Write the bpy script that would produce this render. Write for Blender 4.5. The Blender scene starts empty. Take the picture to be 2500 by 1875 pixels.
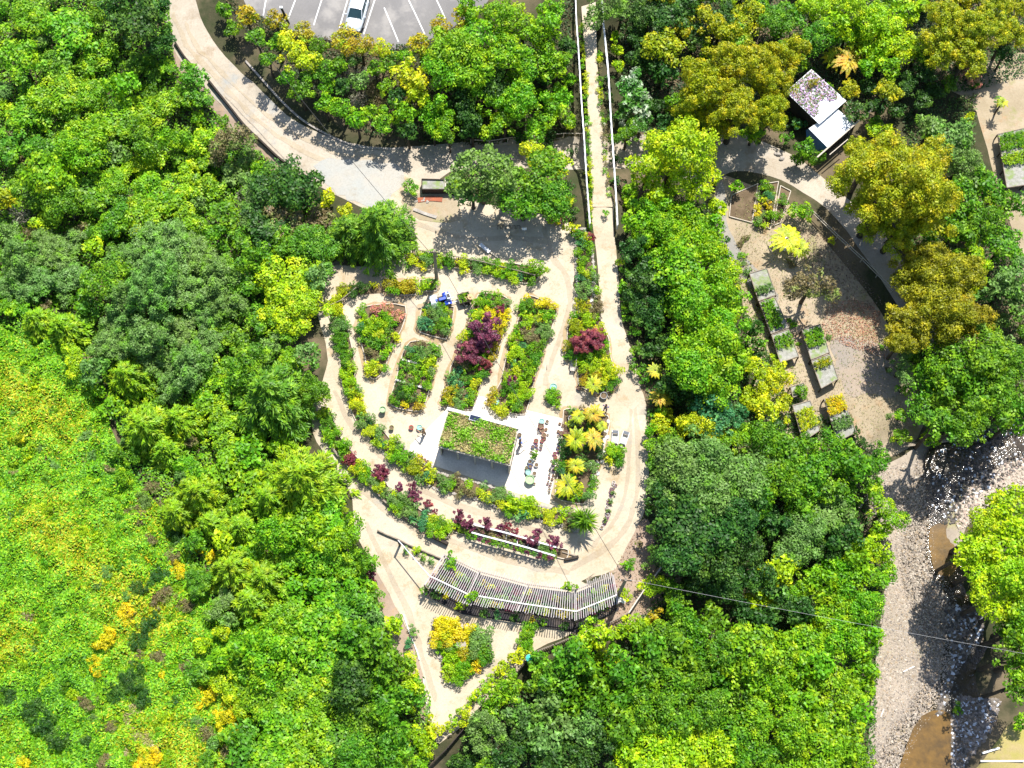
import bpy, bmesh, math, random
import numpy as np
from mathutils import Vector, Matrix
random.seed(7); RNG = np.random.default_rng(7)
C = bpy.context.scene.collection
SC = bpy.context.scene
# ------------------------------------------------------------------ camera, sky, sun, exposure
FPX = 3400.0; TILT = math.radians(18.2); CAM = Vector((0.0, -39.35, 119.7))
cam_d = bpy.data.cameras.new('camera'); cam = bpy.data.objects.new('camera', cam_d); C.objects.link(cam)
cam_d.sensor_width = 36.0; cam_d.lens = 36.0*FPX/2500.0; cam_d.clip_start = 1; cam_d.clip_end = 3000
cam.location = CAM; cam.rotation_euler = (TILT, 0, 0); SC.camera = cam
EL = math.radians(61); AZ = math.radians(22)
w = bpy.data.worlds.new('World'); SC.world = w; w.use_nodes = True
nt = w.node_tree; nt.nodes.clear()
sky = nt.nodes.new('ShaderNodeTexSky'); sky.sky_type = 'NISHITA'; sky.sun_disc = False
sky.sun_elevation = EL; sky.sun_rotation = AZ; sky.air_density = 1.0; sky.dust_density = 1.0
bg = nt.nodes.new('ShaderNodeBackground'); bg.inputs['Strength'].default_value = 0.105
ow = nt.nodes.new('ShaderNodeOutputWorld')
nt.links.new(sky.outputs[0], bg.inputs[0]); nt.links.new(bg.outputs[0], ow.inputs[0])
sl = bpy.data.lights.new('sun', 'SUN'); sl.energy = 4.6; sl.angle = math.radians(0.5); sl.color = (1.0, 0.955, 0.88)
sun = bpy.data.objects.new('sun', sl); C.objects.link(sun)
sdir = Vector((math.sin(AZ)*math.cos(EL), math.cos(AZ)*math.cos(EL), math.sin(EL)))
sun.rotation_euler = sdir.to_track_quat('Z', 'Y').to_euler(); sun.location = (20, 40, 90)
SC.view_settings.view_transform = 'Standard'; SC.view_settings.look = 'None'
SC.view_settings.exposure = 0.85; SC.view_settings.gamma = 1.0
SC.cycles.max_bounces = 7; SC.cycles.transparent_max_bounces = 4

# ------------------------------------------------------------------ pixel -> world
CT, ST = math.cos(TILT), math.sin(TILT)
def W(u, v, z=0.0):
    dx = (u-1250.0)/FPX; dy = (937.5-v)/FPX
    ry = dy*CT+ST; rz = dy*ST-CT
    t = (z-CAM.z)/rz
    return (dx*t, CAM.y+ry*t, z)
S = 2500.0/2212.0     # overview -> photo pixels
TC = [(600,-40,1.8),(700,20,1.8),(850,50,1.8),(1000,70,1.8),(1150,0,1.8),(860,-200,1.8),(1300,-100,1.2),(1430,-60,.6),(900,120,1.7),
 (430,0,.9),(500,130,.7),(560,230,.5),(640,290,.3),(700,350,.1),(900,420,0),(860,390,0),(700,200,1.2),(950,250,.8),(1150,200,1.0),(1300,150,.6),
 (1080,365,-.6),(1200,345,-2.2),(1350,345,-3.2),(1450,345,-3.6),(1600,345,-3.6),(1750,345,-3.6),(1950,430,-3.7),(2100,560,-4),(1100,450,0),(1250,450,-.2),(1390,480,-.2),
 (1200,270,-.3),(1380,260,-2),
 (1000,520,0),(1100,560,0),(1300,620,0),(1430,600,0),(1470,700,0),(1520,850,0),(900,750,0),(1000,800,0),(1200,850,0),(1380,850,0),(850,900,0),(1000,1000,0),(1150,1080,0),(1300,1080,0),(1450,1080,0),(1560,1080,0),
 (850,1080,0),(950,1180,0),(1100,1270,0),(1300,1320,0),(1450,1320,0),(1560,1250,0),(900,1300,0),(1000,1400,0),(1200,1420,0),(1400,1460,0),(1500,1460,0),(1000,1550,0),(1100,1600,0),(1250,1580,0),(1080,1780,0),(1120,1700,0),(1400,1540,0),
 (1470,500,.30),(1476,560,.15),(1482,640,0),(1455,430,-1.2),(830,760,0),(800,840,0),(790,1000,0),(1580,950,-.2),(1590,1150,-.2),(1600,1300,-.4),
 (1560,450,-2.8),(1620,600,-2.6),(1650,800,-2.4),(1660,1000,-2.2),(1700,1200,-2.6),
 (1760,500,-3.8),(1850,620,-3.9),(1900,700,-4),(2000,850,-4),(2100,1000,-4.2),(1900,950,-3.9),(2470,400,-4.4),(2450,260,-4.4),(2300,200,-4.2),(2150,760,-4),
 (2250,1100,-6.1),(2320,1120,-7.2),(2400,1050,-7.2),(2480,1020,-7.2),(2300,1200,-7),(2320,1280,-7.2),(2320,1380,-7.2),(2370,1450,-7.3),(2400,1550,-7.3),(2330,1600,-6.5),(2400,1650,-7.2),(2350,1740,-7.2),(2290,1800,-7.1),(2250,1880,-7.2),(2370,1840,-7.0),(2180,1400,-5.8),(2210,1500,-5.9),(2240,1600,-6.0),(2200,1700,-6.0),(2140,1780,-5.9),(2200,1250,-5.9),(2420,1200,-6.0),(2480,1180,-5.9),(2380,1270,-6.3),(2450,1800,-5.4),(2480,1400,-5.2),(2490,1640,-5.4),(2470,1480,-5.6),
 (1500,1650,-1.6),(1700,1500,-2.8),(1900,1500,-4.4),(2030,1600,-5.0),(1900,1800,-4.6),(1300,1750,-1.8),(1160,1860,-1.2),
 (0,0,-.5),(300,200,-1.4),(430,330,-1.4),(560,420,-1.2),(650,500,-.9),(300,600,-.5),(500,800,-1),(700,1100,-.8),(720,1000,-.8),(700,1450,-1),(840,1500,-.5),(0,900,1.2),(100,1400,1.6),(300,1800,.8),(700,1800,-1.2),(900,1700,-.8),
 (1600,100,-3),(1900,50,-3.8),(2200,50,-4.3),(2450,100,-4.4),(0,400,-.3),(780,700,0),(700,680,-.3),(2480,700,-4.3),(2480,900,-4.8),(2380,860,-4.6)]
_c = np.array([W(a, b, 0)[:2] for a, b, _ in TC]); _z = np.array([z for _, _, z in TC])
def idw(X, Y):
    sh = X.shape; x = X.ravel(); y = Y.ravel(); out = np.zeros(x.size)
    for i in range(0, x.size, 20000):
        d2 = (x[i:i+20000, None]-_c[None, :, 0])**2+(y[i:i+20000, None]-_c[None, :, 1])**2+0.6
        wt = d2**-1.9
        out[i:i+20000] = (wt*_z).sum(1)/wt.sum(1)
    return out.reshape(sh)
_gx = np.concatenate([[-900,-500,-260,-150,-100,-78], np.arange(-64, 64.01, .8), [78,100,150,260,500,900]])
_gy = np.concatenate([[-900,-500,-260,-150,-90,-64], np.arange(-50, 66.01, .8), [78,100,150,260,500,1100]])
GX, GY = np.meshgrid(_gx, _gy, indexing='ij'); GZ = idw(GX, GY)
_lgx = _gx.tolist(); _lgy = _gy.tolist(); _lz = GZ.tolist()
from bisect import bisect_right
def cellof(x, y):
    i = min(max(bisect_right(_lgx, x)-1, 0), len(_lgx)-2); j = min(max(bisect_right(_lgy, y)-1, 0), len(_lgy)-2)
    return i, j
def tz(x, y):
    i, j = cellof(x, y)
    a = (x-_lgx[i])/(_lgx[i+1]-_lgx[i]); b = (y-_lgy[j])/(_lgy[j+1]-_lgy[j])
    z00 = _lz[i][j]; z10 = _lz[i+1][j]; z01 = _lz[i][j+1]; z11 = _lz[i+1][j+1]
    if a >= b: return z00+(z10-z00)*a+(z11-z10)*b
    return z00+(z01-z00)*b+(z11-z01)*a
def tz_np(x, y):
    i = np.clip(np.searchsorted(_gx, x, side='right')-1, 0, len(_gx)-2); j = np.clip(np.searchsorted(_gy, y, side='right')-1, 0, len(_gy)-2)
    a = (x-_gx[i])/(_gx[i+1]-_gx[i]); b = (y-_gy[j])/(_gy[j+1]-_gy[j])
    return GZ[i,j]*(1-a)*(1-b)+GZ[i+1,j]*a*(1-b)+GZ[i,j+1]*(1-a)*b+GZ[i+1,j+1]*a*b
def P(u, v, h=0.0):
    z = h; x = y = 0
    for _ in range(7):
        x, y, _q = W(u, v, z); z = tz(x, y)+h
    return Vector((x, y, z))
def G(u, v, h=0.0):      # the ground point below what shows at (u,v) at height h
    p = P(u, v, h); return Vector((p.x, p.y, tz(p.x, p.y)))

# ------------------------------------------------------------------ materials
MATS = {}
def newmat(name):
    m = bpy.data.materials.new(name); m.use_nodes = True; m.node_tree.nodes.clear(); return m
def N(nt, t, **k):
    n = nt.nodes.new(t)
    for a, b in k.items(): setattr(n, a, b)
    return n
def rgba(c): return (c[0], c[1], c[2], 1.0)
def mixc(nt, fac, a, b):
    m = N(nt, 'ShaderNodeMix', data_type='RGBA')
    for sock, val in ((0, fac), (6, a), (7, b)):
        if hasattr(val, 'links'): nt.links.new(val, m.inputs[sock])
        elif isinstance(val, tuple): m.inputs[sock].default_value = rgba(val)
        else: m.inputs[sock].default_value = val
    return m.outputs[2]
def noise(nt, scale, detail=3, coord='Object', rough=.6):
    tc = N(nt, 'ShaderNodeTexCoord'); n = N(nt, 'ShaderNodeTexNoise')
    n.inputs['Scale'].default_value = scale; n.inputs['Detail'].default_value = detail; n.inputs['Roughness'].default_value = rough
    nt.links.new(tc.outputs[coord], n.inputs['Vector']); return n.outputs['Fac']
def ramp(nt, f, lo, hi):
    r = N(nt, 'ShaderNodeMapRange'); r.inputs[1].default_value = lo; r.inputs[2].default_value = hi
    nt.links.new(f, r.inputs[0]); return r.outputs[0]
def finish(m, col, rough=.7, bump=None, bs=.3, spec=.3, metal=0, bd=.05):
    nt = m.node_tree; p = N(nt, 'ShaderNodeBsdfPrincipled'); o = N(nt, 'ShaderNodeOutputMaterial')
    if hasattr(col, 'links'): nt.links.new(col, p.inputs['Base Color'])
    else: p.inputs['Base Color'].default_value = rgba(col)
    if hasattr(rough, 'links'): nt.links.new(rough, p.inputs['Roughness'])
    else: p.inputs['Roughness'].default_value = rough
    p.inputs['Specular IOR Level'].default_value = spec; p.inputs['Metallic'].default_value = metal
    if bump is not None:
        b = N(nt, 'ShaderNodeBump'); b.inputs['Strength'].default_value = bs; b.inputs['Distance'].default_value = bd
        nt.links.new(bump, b.inputs['Height']); nt.links.new(b.outputs[0], p.inputs['Normal'])
    nt.links.new(p.outputs[0], o.inputs[0]); return m
def surf(name, c1, c2=None, scale=2.0, rough=.7, bump=.2, fine=25, spec=.3, metal=0, c3=None, s3=.25):
    if name in MATS: return MATS[name]
    m = newmat(name); nt = m.node_tree
    c2 = c2 or tuple(x*.75 for x in c1)
    col = mixc(nt, ramp(nt, noise(nt, scale, 4), .35, .65), c1, c2)
    fn = noise(nt, fine, 3)
    col = mixc(nt, ramp(nt, fn, .3, .7), col, mixc(nt, .5, col, tuple(x*.6 for x in c2)))
    if c3: col = mixc(nt, ramp(nt, noise(nt, s3, 5), .5, .62), col, c3)
    MATS[name] = finish(m, col, rough, fn, bump, spec, metal); return MATS[name]
def leafmat(name, c1, c2, c3=None, tr=.3, rough=.5):
    if name in MATS: return MATS[name]
    m = newmat(name); nt = m.node_tree
    g = N(nt, 'ShaderNodeNewGeometry'); oi = N(nt, 'ShaderNodeObjectInfo')
    col = mixc(nt, g.outputs['Random Per Island'], c1, c2)
    if c3: col = mixc(nt, ramp(nt, noise(nt, .9, 3), .48, .66), col, c3)
    hs = N(nt, 'ShaderNodeHueSaturation')
    mr = N(nt, 'ShaderNodeMapRange'); mr.inputs[3].default_value = .487; mr.inputs[4].default_value = .513
    nt.links.new(oi.outputs['Random'], mr.inputs[0]); nt.links.new(mr.outputs[0], hs.inputs['Hue'])
    nv = ramp(nt, noise(nt, 1.7, 3), .32, .68); mv = N(nt, 'ShaderNodeMapRange'); mv.inputs[3].default_value = .62; mv.inputs[4].default_value = 1.45
    nt.links.new(nv, mv.inputs[0]); nt.links.new(mv.outputs[0], hs.inputs['Value']); nt.links.new(col, hs.inputs['Color'])
    p = N(nt, 'ShaderNodeBsdfPrincipled'); p.inputs['Roughness'].default_value = rough; p.inputs['Specular IOR Level'].default_value = .35
    t = N(nt, 'ShaderNodeBsdfTranslucent'); mx = N(nt, 'ShaderNodeMixShader'); mx.inputs[0].default_value = tr
    o = N(nt, 'ShaderNodeOutputMaterial')
    nt.links.new(hs.outputs[0], p.inputs['Base Color']); nt.links.new(hs.outputs[0], t.inputs['Color'])
    nt.links.new(p.outputs[0], mx.inputs[1]); nt.links.new(t.outputs[0], mx.inputs[2]); nt.links.new(mx.outputs[0], o.inputs[0])
    MATS[name] = m; return m
# foliage colours: key -> (material args, words)
LV = {
 'lime':  ((.36,.56,.006),(.20,.42,.005),(.52,.60,.008),'lime green'),
 'brt':   ((.19,.43,.006),(.09,.29,.006),(.34,.50,.008),'bright green'),
 'mid':   ((.12,.31,.008),(.055,.19,.008),(.22,.40,.010),'mid green'),
 'drk':   ((.045,.14,.016),(.024,.085,.012),(.10,.22,.020),'dark green'),
 'gry':   ((.20,.34,.085),(.11,.24,.04),(.15,.34,.02),'grey green'),
 'olv':   ((.38,.43,.006),(.19,.28,.005),(.50,.44,.008),'golden olive'),
 'gold':  ((.32,.31,.008),(.19,.21,.007),(.42,.36,.010),'tawny gold'),
 'yel':   ((.78,.66,.010),(.52,.52,.008),(.82,.54,.010),'yellow'),
 'yg':    ((.52,.60,.010),(.32,.48,.008),(.66,.62,.010),'yellow green'),
 'org':   ((.56,.40,.016),(.34,.34,.010),(.24,.40,.010),'orange tinged'),
 'pur':   ((.17,.035,.070),(.095,.018,.045),(.28,.07,.10),'dark purple'),
 'red':   ((.24,.04,.055),(.13,.022,.038),(.34,.09,.07),'wine red'),
 'pnk':   ((.66,.20,.24),(.22,.34,.03),(.78,.30,.22),'pink flowered'),
 'brn':   ((.28,.22,.10),(.17,.15,.06),(.16,.24,.04),'brownish'),
 'ded':   ((.44,.40,.34),(.28,.26,.20),(.20,.26,.09),'pale grey twiggy'),
 'blu':   ((.07,.28,.09),(.04,.18,.055),(.18,.40,.10),'blue green'),
 'wht':   ((.12,.34,.03),(.06,.20,.02),(.66,.70,.56),'white flecked green'),
 'con':   ((.27,.48,.006),(.15,.33,.006),(.38,.48,.010),'yellowish green'),
 'cdk':   ((.13,.32,.012),(.06,.19,.010),(.26,.46,.012),'deep green'),
 'frn':   ((.46,.50,.008),(.26,.38,.006),(.56,.42,.012),'golden'),
 'ofr':   ((.52,.38,.022),(.36,.40,.010),(.60,.32,.04),'orange'),
}
def LM(k):
    a = LV[k]; return leafmat('foliage_'+a[3].replace(' ', '_'), a[0], a[1], a[2], .3 if k not in ('pur','red') else .2)
M_soil = surf('soil', (.20,.145,.09), (.12,.085,.05), 1.5, .95, .6, 18)
M_floor = surf('forest_floor', (.075,.065,.035), (.04,.05,.018), .7, .95, .8, 8, c3=(.15,.115,.07), s3=.12)
def sandmat(name, a, b, c, d):
    if name in MATS: return MATS[name]
    m = newmat(name); nt = m.node_tree
    col = mixc(nt, ramp(nt, noise(nt, .16, 5, rough=.65), .42, .60), a, b)
    col = mixc(nt, ramp(nt, noise(nt, .42, 7, rough=.75), .53, .68), col, c)
    col = mixc(nt, ramp(nt, noise(nt, .23, 6, rough=.7), .57, .70), col, d)
    f = noise(nt, 5, 8, rough=.85)
    col = mixc(nt, ramp(nt, f, .48, .72), col, mixc(nt, .45, col, tuple(x*.5 for x in c)))
    hi = ramp(nt, noise(nt, 2.2, 8, rough=.8), .58, .74)
    col = mixc(nt, hi, col, mixc(nt, .55, col, tuple(min(.7, x*1.25) for x in a)))
    MATS[name] = finish(m, col, .95, f, .6, .15); return m
M_sand = sandmat('pale_sand', (.50,.435,.335), (.44,.37,.27), (.35,.265,.155), (.35,.32,.265))
M_road = sandmat('gravel_road', (.45,.395,.32), (.38,.33,.26), (.31,.24,.165), (.30,.31,.30))
M_grit = sandmat('grey_gravel', (.31,.285,.25), (.26,.25,.23), (.31,.24,.165), (.21,.215,.21))
M_dry = sandmat('dry_ground', (.40,.33,.235), (.31,.255,.17), (.36,.24,.14), (.22,.24,.07))
M_asph = surf('asphalt', (.235,.225,.22), (.195,.188,.185), .4, .9, .4, 30, c3=(.28,.265,.25), s3=.3)
M_conc = surf('concrete', (.80,.74,.65), (.70,.64,.55), .5, .85, .1, 8, c3=(.60,.54,.45), s3=.35)
M_paint = surf('white_paint', (.86,.86,.85), (.78,.78,.76), 4, .6, .05)
M_wood = surf('weathered_timber', (.34,.29,.23), (.22,.18,.14), 3, .85, .3, 30)
M_dwood = surf('dark_timber', (.06,.045,.035), (.035,.028,.022), 3, .8, .3, 30)
M_pale = surf('pale_timber', (.62,.56,.47), (.50,.44,.36), 3, .8, .3, 30)
M_lath = surf('lath_timber', (.52,.48,.47), (.36,.33,.32), 6, .8, .2, 40)
M_bark = surf('bark', (.10,.08,.055), (.06,.048,.035), 4, .95, .6, 14)
M_stone = surf('stone', (.46,.42,.37), (.30,.27,.24), 1.2, .9, .4, 9)
M_wstone = surf('white_stone', (.80,.78,.74), (.66,.63,.58), 2, .8, .3, 12)
M_metal = surf('white_metal', (.74,.76,.80), (.62,.64,.68), 3, .4, .05, metal=0)
M_steel = surf('steel_roof', (.80,.83,.86), (.70,.74,.78), .8, .35, .05)
M_black = surf('black_plastic', (.015,.015,.016), (.02,.02,.02), 3, .5, .05)
M_rub = surf('rubber', (.012,.012,.012), (.02,.02,.02), 6, .8, .1)
M_net = surf('tray_gravel', (.40,.39,.36), (.26,.26,.22), 3, .95, .5, 14, c3=(.20,.26,.10), s3=1.2)
M_tarp = surf('blue_tarp', (.04,.16,.40), (.03,.11,.30), 1.2, .5, .2)

# ------------------------------------------------------------------ object helpers
def tag(o, label=None, cat=None, group=None, kind=None):
    if label: o['label'] = label
    if cat: o['category'] = cat
    if group: o['group'] = group
    if kind: o['kind'] = kind
    return o
def empty(name, loc, rz=0, label=None, cat=None, group=None):
    o = bpy.data.objects.new(name, None); C.objects.link(o); o.location = loc; o.rotation_euler = (0, 0, rz)
    o.empty_display_size = .2
    return tag(o, label, cat, group)
def npmesh(name, v, f, mats, col=None):
    v = np.asarray(v, dtype=np.float32).reshape(-1, 3); f = np.asarray(f, dtype=np.int32); k = f.shape[1]
    me = bpy.data.meshes.new(name); me.vertices.add(len(v)); me.vertices.foreach_set('co', v.ravel())
    me.loops.add(f.size); me.loops.foreach_set('vertex_index', f.ravel())
    me.polygons.add(len(f)); me.polygons.foreach_set('loop_start', np.arange(0, f.size, k, dtype=np.int32))
    try: me.polygons.foreach_set('loop_total', np.full(len(f), k, dtype=np.int32))
    except Exception: pass
    if col is not None:
        at = me.attributes.new('Col', 'FLOAT_COLOR', 'FACE')
        c4 = np.ones((len(f), 4), dtype=np.float32); c4[:, :3] = col; at.data.foreach_set('color', c4.ravel())
    me.update(calc_edges=True)
    for m in (mats if isinstance(mats, (list, tuple)) else [mats]): me.materials.append(m)
    return me
class MB:
    def __init__(s): s.v = []; s.f = []
    def poly(s, pts):
        n = len(s.v); s.v += [tuple(p) for p in pts]; s.f.append(tuple(range(n, n+len(pts)))); return s
    def box(s, c, d, rz=0, rot=None):
        n = len(s.v); R = rot or Matrix.Rotation(rz, 3, 'Z'); c = Vector(c)
        for z in (-.5, .5):
            for x, y in ((-.5,-.5),(.5,-.5),(.5,.5),(-.5,.5)): s.v.append(tuple(c+R@Vector((x*d[0], y*d[1], z*d[2]))))
        for q in ((3,2,1,0),(4,5,6,7),(0,1,5,4),(1,2,6,5),(2,3,7,6),(3,0,4,7)): s.f.append(tuple(n+i for i in q))
        return s
    def bar(s, a, b, w, h=None):
        a = Vector(a); b = Vector(b); d = b-a; L = d.length
        if L < 1e-6: return s
        x = d/L; up = Vector((0,0,1)) if abs(x.z) < .98 else Vector((0,1,0)); y = up.cross(x).normalized(); z = x.cross(y)
        R = Matrix((x, y, z)).transposed(); return s.box((a+b)/2, (L, w, h or w), rot=R)
    def tube(s, pts, rad, n=8, cap=True):
        pts = [Vector(p) for p in pts]; rad = rad if isinstance(rad, (list, tuple)) else [rad]*len(pts); b0 = len(s.v)
        for i, p in enumerate(pts):
            d = (pts[min(i+1, len(pts)-1)]-pts[max(i-1, 0)]).normalized()
            up = Vector((0,0,1)) if abs(d.z) < .9 else Vector((1,0,0)); x = up.cross(d).normalized(); y = d.cross(x)
            for k in range(n):
                a = 2*math.pi*k/n; s.v.append(tuple(p+(x*math.cos(a)+y*math.sin(a))*rad[i]))
        for i in range(len(pts)-1):
            for k in range(n):
                k2 = (k+1) % n; s.f.append((b0+i*n+k, b0+i*n+k2, b0+(i+1)*n+k2, b0+(i+1)*n+k))
        if cap:
            s.f.append(tuple(b0+k for k in reversed(range(n)))); s.f.append(tuple(b0+(len(pts)-1)*n+k for k in range(n)))
        return s
    def lathe(s, c, prof, n=16):
        c = Vector(c); b0 = len(s.v)
        for r, z in prof:
            for k in range(n):
                a = 2*math.pi*k/n; s.v.append((c.x+r*math.cos(a), c.y+r*math.sin(a), c.z+z))
        for i in range(len(prof)-1):
            for k in range(n):
                k2 = (k+1) % n; s.f.append((b0+i*n+k, b0+i*n+k2, b0+(i+1)*n+k2, b0+(i+1)*n+k))
        return s
    def mesh(s, name, mat, smooth=False):
        me = bpy.data.meshes.new(name); me.from_pydata(s.v, [], s.f); me.update(); me.materials.append(mat)
        if smooth: me.polygons.foreach_set('use_smooth', [True]*len(me.polygons))
        return me
    def build(s, name, mat, parent=None, smooth=False, bevel=0):
        o = bpy.data.objects.new(name, s.mesh(name, mat, smooth)); C.objects.link(o)
        if parent: o.parent = parent
        if bevel: b = o.modifiers.new('bevel', 'BEVEL'); b.width = bevel; b.segments = 2
        return o
def inst(name, me, parent=None, loc=(0,0,0), rot=(0,0,0), sc=1.0, mat=None):
    o = bpy.data.objects.new(name, me); C.objects.link(o); o.location = loc; o.rotation_euler = rot
    o.scale = (sc, sc, sc) if not isinstance(sc, (tuple, list)) else sc
    if parent: o.parent = parent
    if mat: o.material_slots[0].link = 'OBJECT'; o.material_slots[0].material = mat
    return o
PENDING = []           # things whose equal labels get an ordinal at the end
def want(o, label, cat, u, v, group=None): tag(o, label, cat, group); PENDING.append((o, u, v)); return o

# ------------------------------------------------------------------ draped sheets
def smooth_poly(pts, sub=4, jit=0.0, closed=True):
    n = len(pts); out = []
    rr = random.Random(int(pts[0][0]*7+pts[0][1]))
    for i in range(n if closed else n-1):
        p0, p1, p2, p3 = (pts[(i-1) % n], pts[i], pts[(i+1) % n], pts[(i+2) % n]) if closed else (pts[max(i-1,0)], pts[i], pts[i+1], pts[min(i+2,n-1)])
        for k in range(sub):
            t = k/sub; q = []
            for c in (0, 1):
                q.append(.5*((2*p1[c])+(-p0[c]+p2[c])*t+(2*p0[c]-5*p1[c]+4*p2[c]-p3[c])*t*t+(-p0[c]+3*p1[c]-3*p2[c]+p3[c])*t**3)+rr.uniform(-jit, jit))
            out.append(tuple(q))
    if not closed: out.append(tuple(pts[-1][:2]))
    return out
def clip_half(poly, a, b):
    out = []; n = len(poly); ax, ay = a; ex, ey = b[0]-ax, b[1]-ay
    s = [ex*(p[1]-ay)-ey*(p[0]-ax) for p in poly]
    for i in range(n):
        j = (i+1) % n
        if s[i] >= 0: out.append(poly[i])
        if (s[i] >= 0) != (s[j] >= 0):
            t = s[i]/(s[i]-s[j]); out.append((poly[i][0]+(poly[j][0]-poly[i][0])*t, poly[i][1]+(poly[j][1]-poly[i][1])*t))
    return out
def drape(name, px, off, mat, sub=3, jit=1.5, world=False, kind='structure', parent=None):
    wp = [P(u, v)[:2] for u, v in (smooth_poly(px, sub, jit) if sub > 1 else px)] if not world else px
    ar = sum(wp[i][0]*wp[(i+1) % len(wp)][1]-wp[(i+1) % len(wp)][0]*wp[i][1] for i in range(len(wp)))
    if ar < 0: wp = wp[::-1]
    x0 = min(p[0] for p in wp); x1 = max(p[0] for p in wp); y0 = min(p[1] for p in wp); y1 = max(p[1] for p in wp)
    i0, j0 = cellof(x0, y0); i1, j1 = cellof(x1, y1); mb = MB()
    for i in range(i0, i1+1):
        col = clip_half(wp, (_lgx[i], 1e4), (_lgx[i], -1e4)); 
        if len(col) > 2: col = clip_half(col, (_lgx[i+1], -1e4), (_lgx[i+1], 1e4))
        if len(col) < 3: continue
        for j in range(j0, j1+1):
            a = (_lgx[i], _lgy[j]); b = (_lgx[i+1], _lgy[j]); c = (_lgx[i+1], _lgy[j+1]); d = (_lgx[i], _lgy[j+1])
            cell = clip_half(col, a, b)
            if len(cell) > 2: cell = clip_half(cell, c, d)
            if len(cell) < 3: continue
            za, zb, zc, zd = _lz[i][j], _lz[i+1][j], _lz[i+1][j+1], _lz[i][j+1]
            if abs(za+zc-zb-zd) < 1e-3: parts = [cell]
            else: parts = [clip_half(cell, a, c), clip_half(cell, c, a)]
            for q in parts:
                r = [q[k] for k in range(len(q)) if abs(q[k][0]-q[k-1][0])+abs(q[k][1]-q[k-1][1]) > 1e-5]
                if len(r) > 2: mb.poly([(p[0], p[1], tz(p[0], p[1])+off) for p in r])
    if not mb.f: return None
    o = mb.build(name, mat, parent)
    if kind: o['kind'] = kind
    return o
def inside(p, poly):
    x, y = p; r = False; j = len(poly)-1
    for i in range(len(poly)):
        xi, yi = poly[i]; xj, yj = poly[j]
        if (yi > y) != (yj > y) and x < (xj-xi)*(y-yi)/(yj-yi)+xi: r = not r
        j = i
    return r
def inside_np(x, y, poly):
    r = np.zeros(x.shape, bool); j = len(poly)-1
    for i in range(len(poly)):
        xi, yi = poly[i]; xj, yj = poly[j]
        if yi != yj:
            r ^= ((yi > y) != (yj > y)) & (x < (xj-xi)*(y-yi)/(yj-yi)+xi)
        j = i
    return r

# ================================================================== SETTING
f = []
nx, ny = GX.shape
idx = np.arange(nx*ny).reshape(nx, ny)
a, b, c_, d = idx[:-1,:-1].ravel(), idx[1:,:-1].ravel(), idx[1:,1:].ravel(), idx[:-1,1:].ravel()
tri = np.concatenate([np.stack([a,b,c_],1), np.stack([a,c_,d],1)])
gm = npmesh('ground', np.stack([GX, GY, GZ], -1), tri, M_floor)
go = bpy.data.objects.new('ground', gm); C.objects.link(go); go['kind'] = 'structure'

drape('car_park', [(520,-260),(560,-100),(600,10),(640,42),(720,78),(800,98),(900,118),(985,118),(1060,92),(1130,52),(1190,5),(1230,-90),(1240,-260)], .03, M_asph, jit=1)
ROAD = [(400,-200),(396,-40),(402,40),(412,90),(428,130),(460,170),(505,220),(560,275),(620,335),(690,398),(760,445),(850,490),(930,520),(1010,500),(1100,420),(1250,415),(1400,415),(1560,410),(1640,420),(1700,470),(1745,440),(1800,418),(1880,430),(1960,470),(2040,530),(2120,640),(2200,760),(2290,900),(2240,970),(2330,950),(2330,860),(2250,720),(2180,600),(2110,520),(2050,470),(1960,395),(1860,345),(1770,315),(1600,325),(1480,335),(1300,340),(1100,350),(960,360),(870,352),(790,330),(700,282),(640,222),(570,160),(520,100),(490,40),(470,-40),(460,-200)]
drape('road', ROAD, .022, M_road)
NURS = [(790,440),(900,400),(1020,440),(1110,480),(1250,510),(1420,560),(1400,700),(1470,780),(1500,900),(1560,940),(1580,1010),(1586,1100),(1580,1200),(1570,1260),(1530,1330),(1500,1390),(1420,1420),(1490,1450),(1480,1500),(1400,1545),(1310,1585),(1262,1640),(1215,1690),(1165,1735),(1120,1780),(1072,1815),(1058,1790),(1046,1740),(1040,1680),(1020,1600),(990,1530),(950,1450),(905,1370),(870,1300),(862,1240),(850,1190),(800,1120),(765,1060),(760,1000),(785,940),(800,880),(790,820),(775,770),(760,700),(700,690),(640,680),(640,640),(760,640),(900,650),(1000,610),(1010,560),(940,510)]
drape('yard', NURS, .034, M_sand)
M_bare = sandmat('bare_earth', (.36,.27,.21), (.28,.215,.16), (.38,.26,.15), (.26,.23,.20))
drape('bare_ground', [(1488,1400),(1530,1335),(1572,1265),(1600,1300),(1640,1340),(1670,1400),(1640,1450),(1600,1500),(1540,1540),(1440,1570),(1400,1556),(1480,1510),(1500,1460)], .026, M_bare)
drape('bare_ground', [(905,1370),(950,1450),(990,1530),(1020,1600),(1042,1680),(1046,1760),(1000,1720),(960,1620),(925,1560),(905,1480),(890,1400)], .028, M_bare)
drape('bare_ground', [(420,100),(460,170),(505,220),(560,275),(620,335),(690,398),(660,420),(600,370),(530,310),(470,270),(425,180)], .016, M_bare)
drape('bare_ground', [(985,480),(1080,470),(1120,500),(1120,540),(1040,540),(1000,520)], .05, M_dry)
drape('lower_yard', [(1760,430),(1800,440),(1900,480),(1990,560),(2080,670),(2150,760),(2200,860),(2260,960),(2240,1070),(2160,1120),(2090,1090),(2000,1110),(1900,1060),(1850,980),(1830,860),(1815,760),(1800,660),(1770,580),(1745,520),(1745,470)], .030, M_dry)
drape('gravel_path', [(1760,440),(1772,480),(1775,540),(1800,600),(1850,660),(1900,720),(1880,740),(1830,700),(1780,640),(1752,570),(1744,500)], .042, M_grit)
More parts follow.
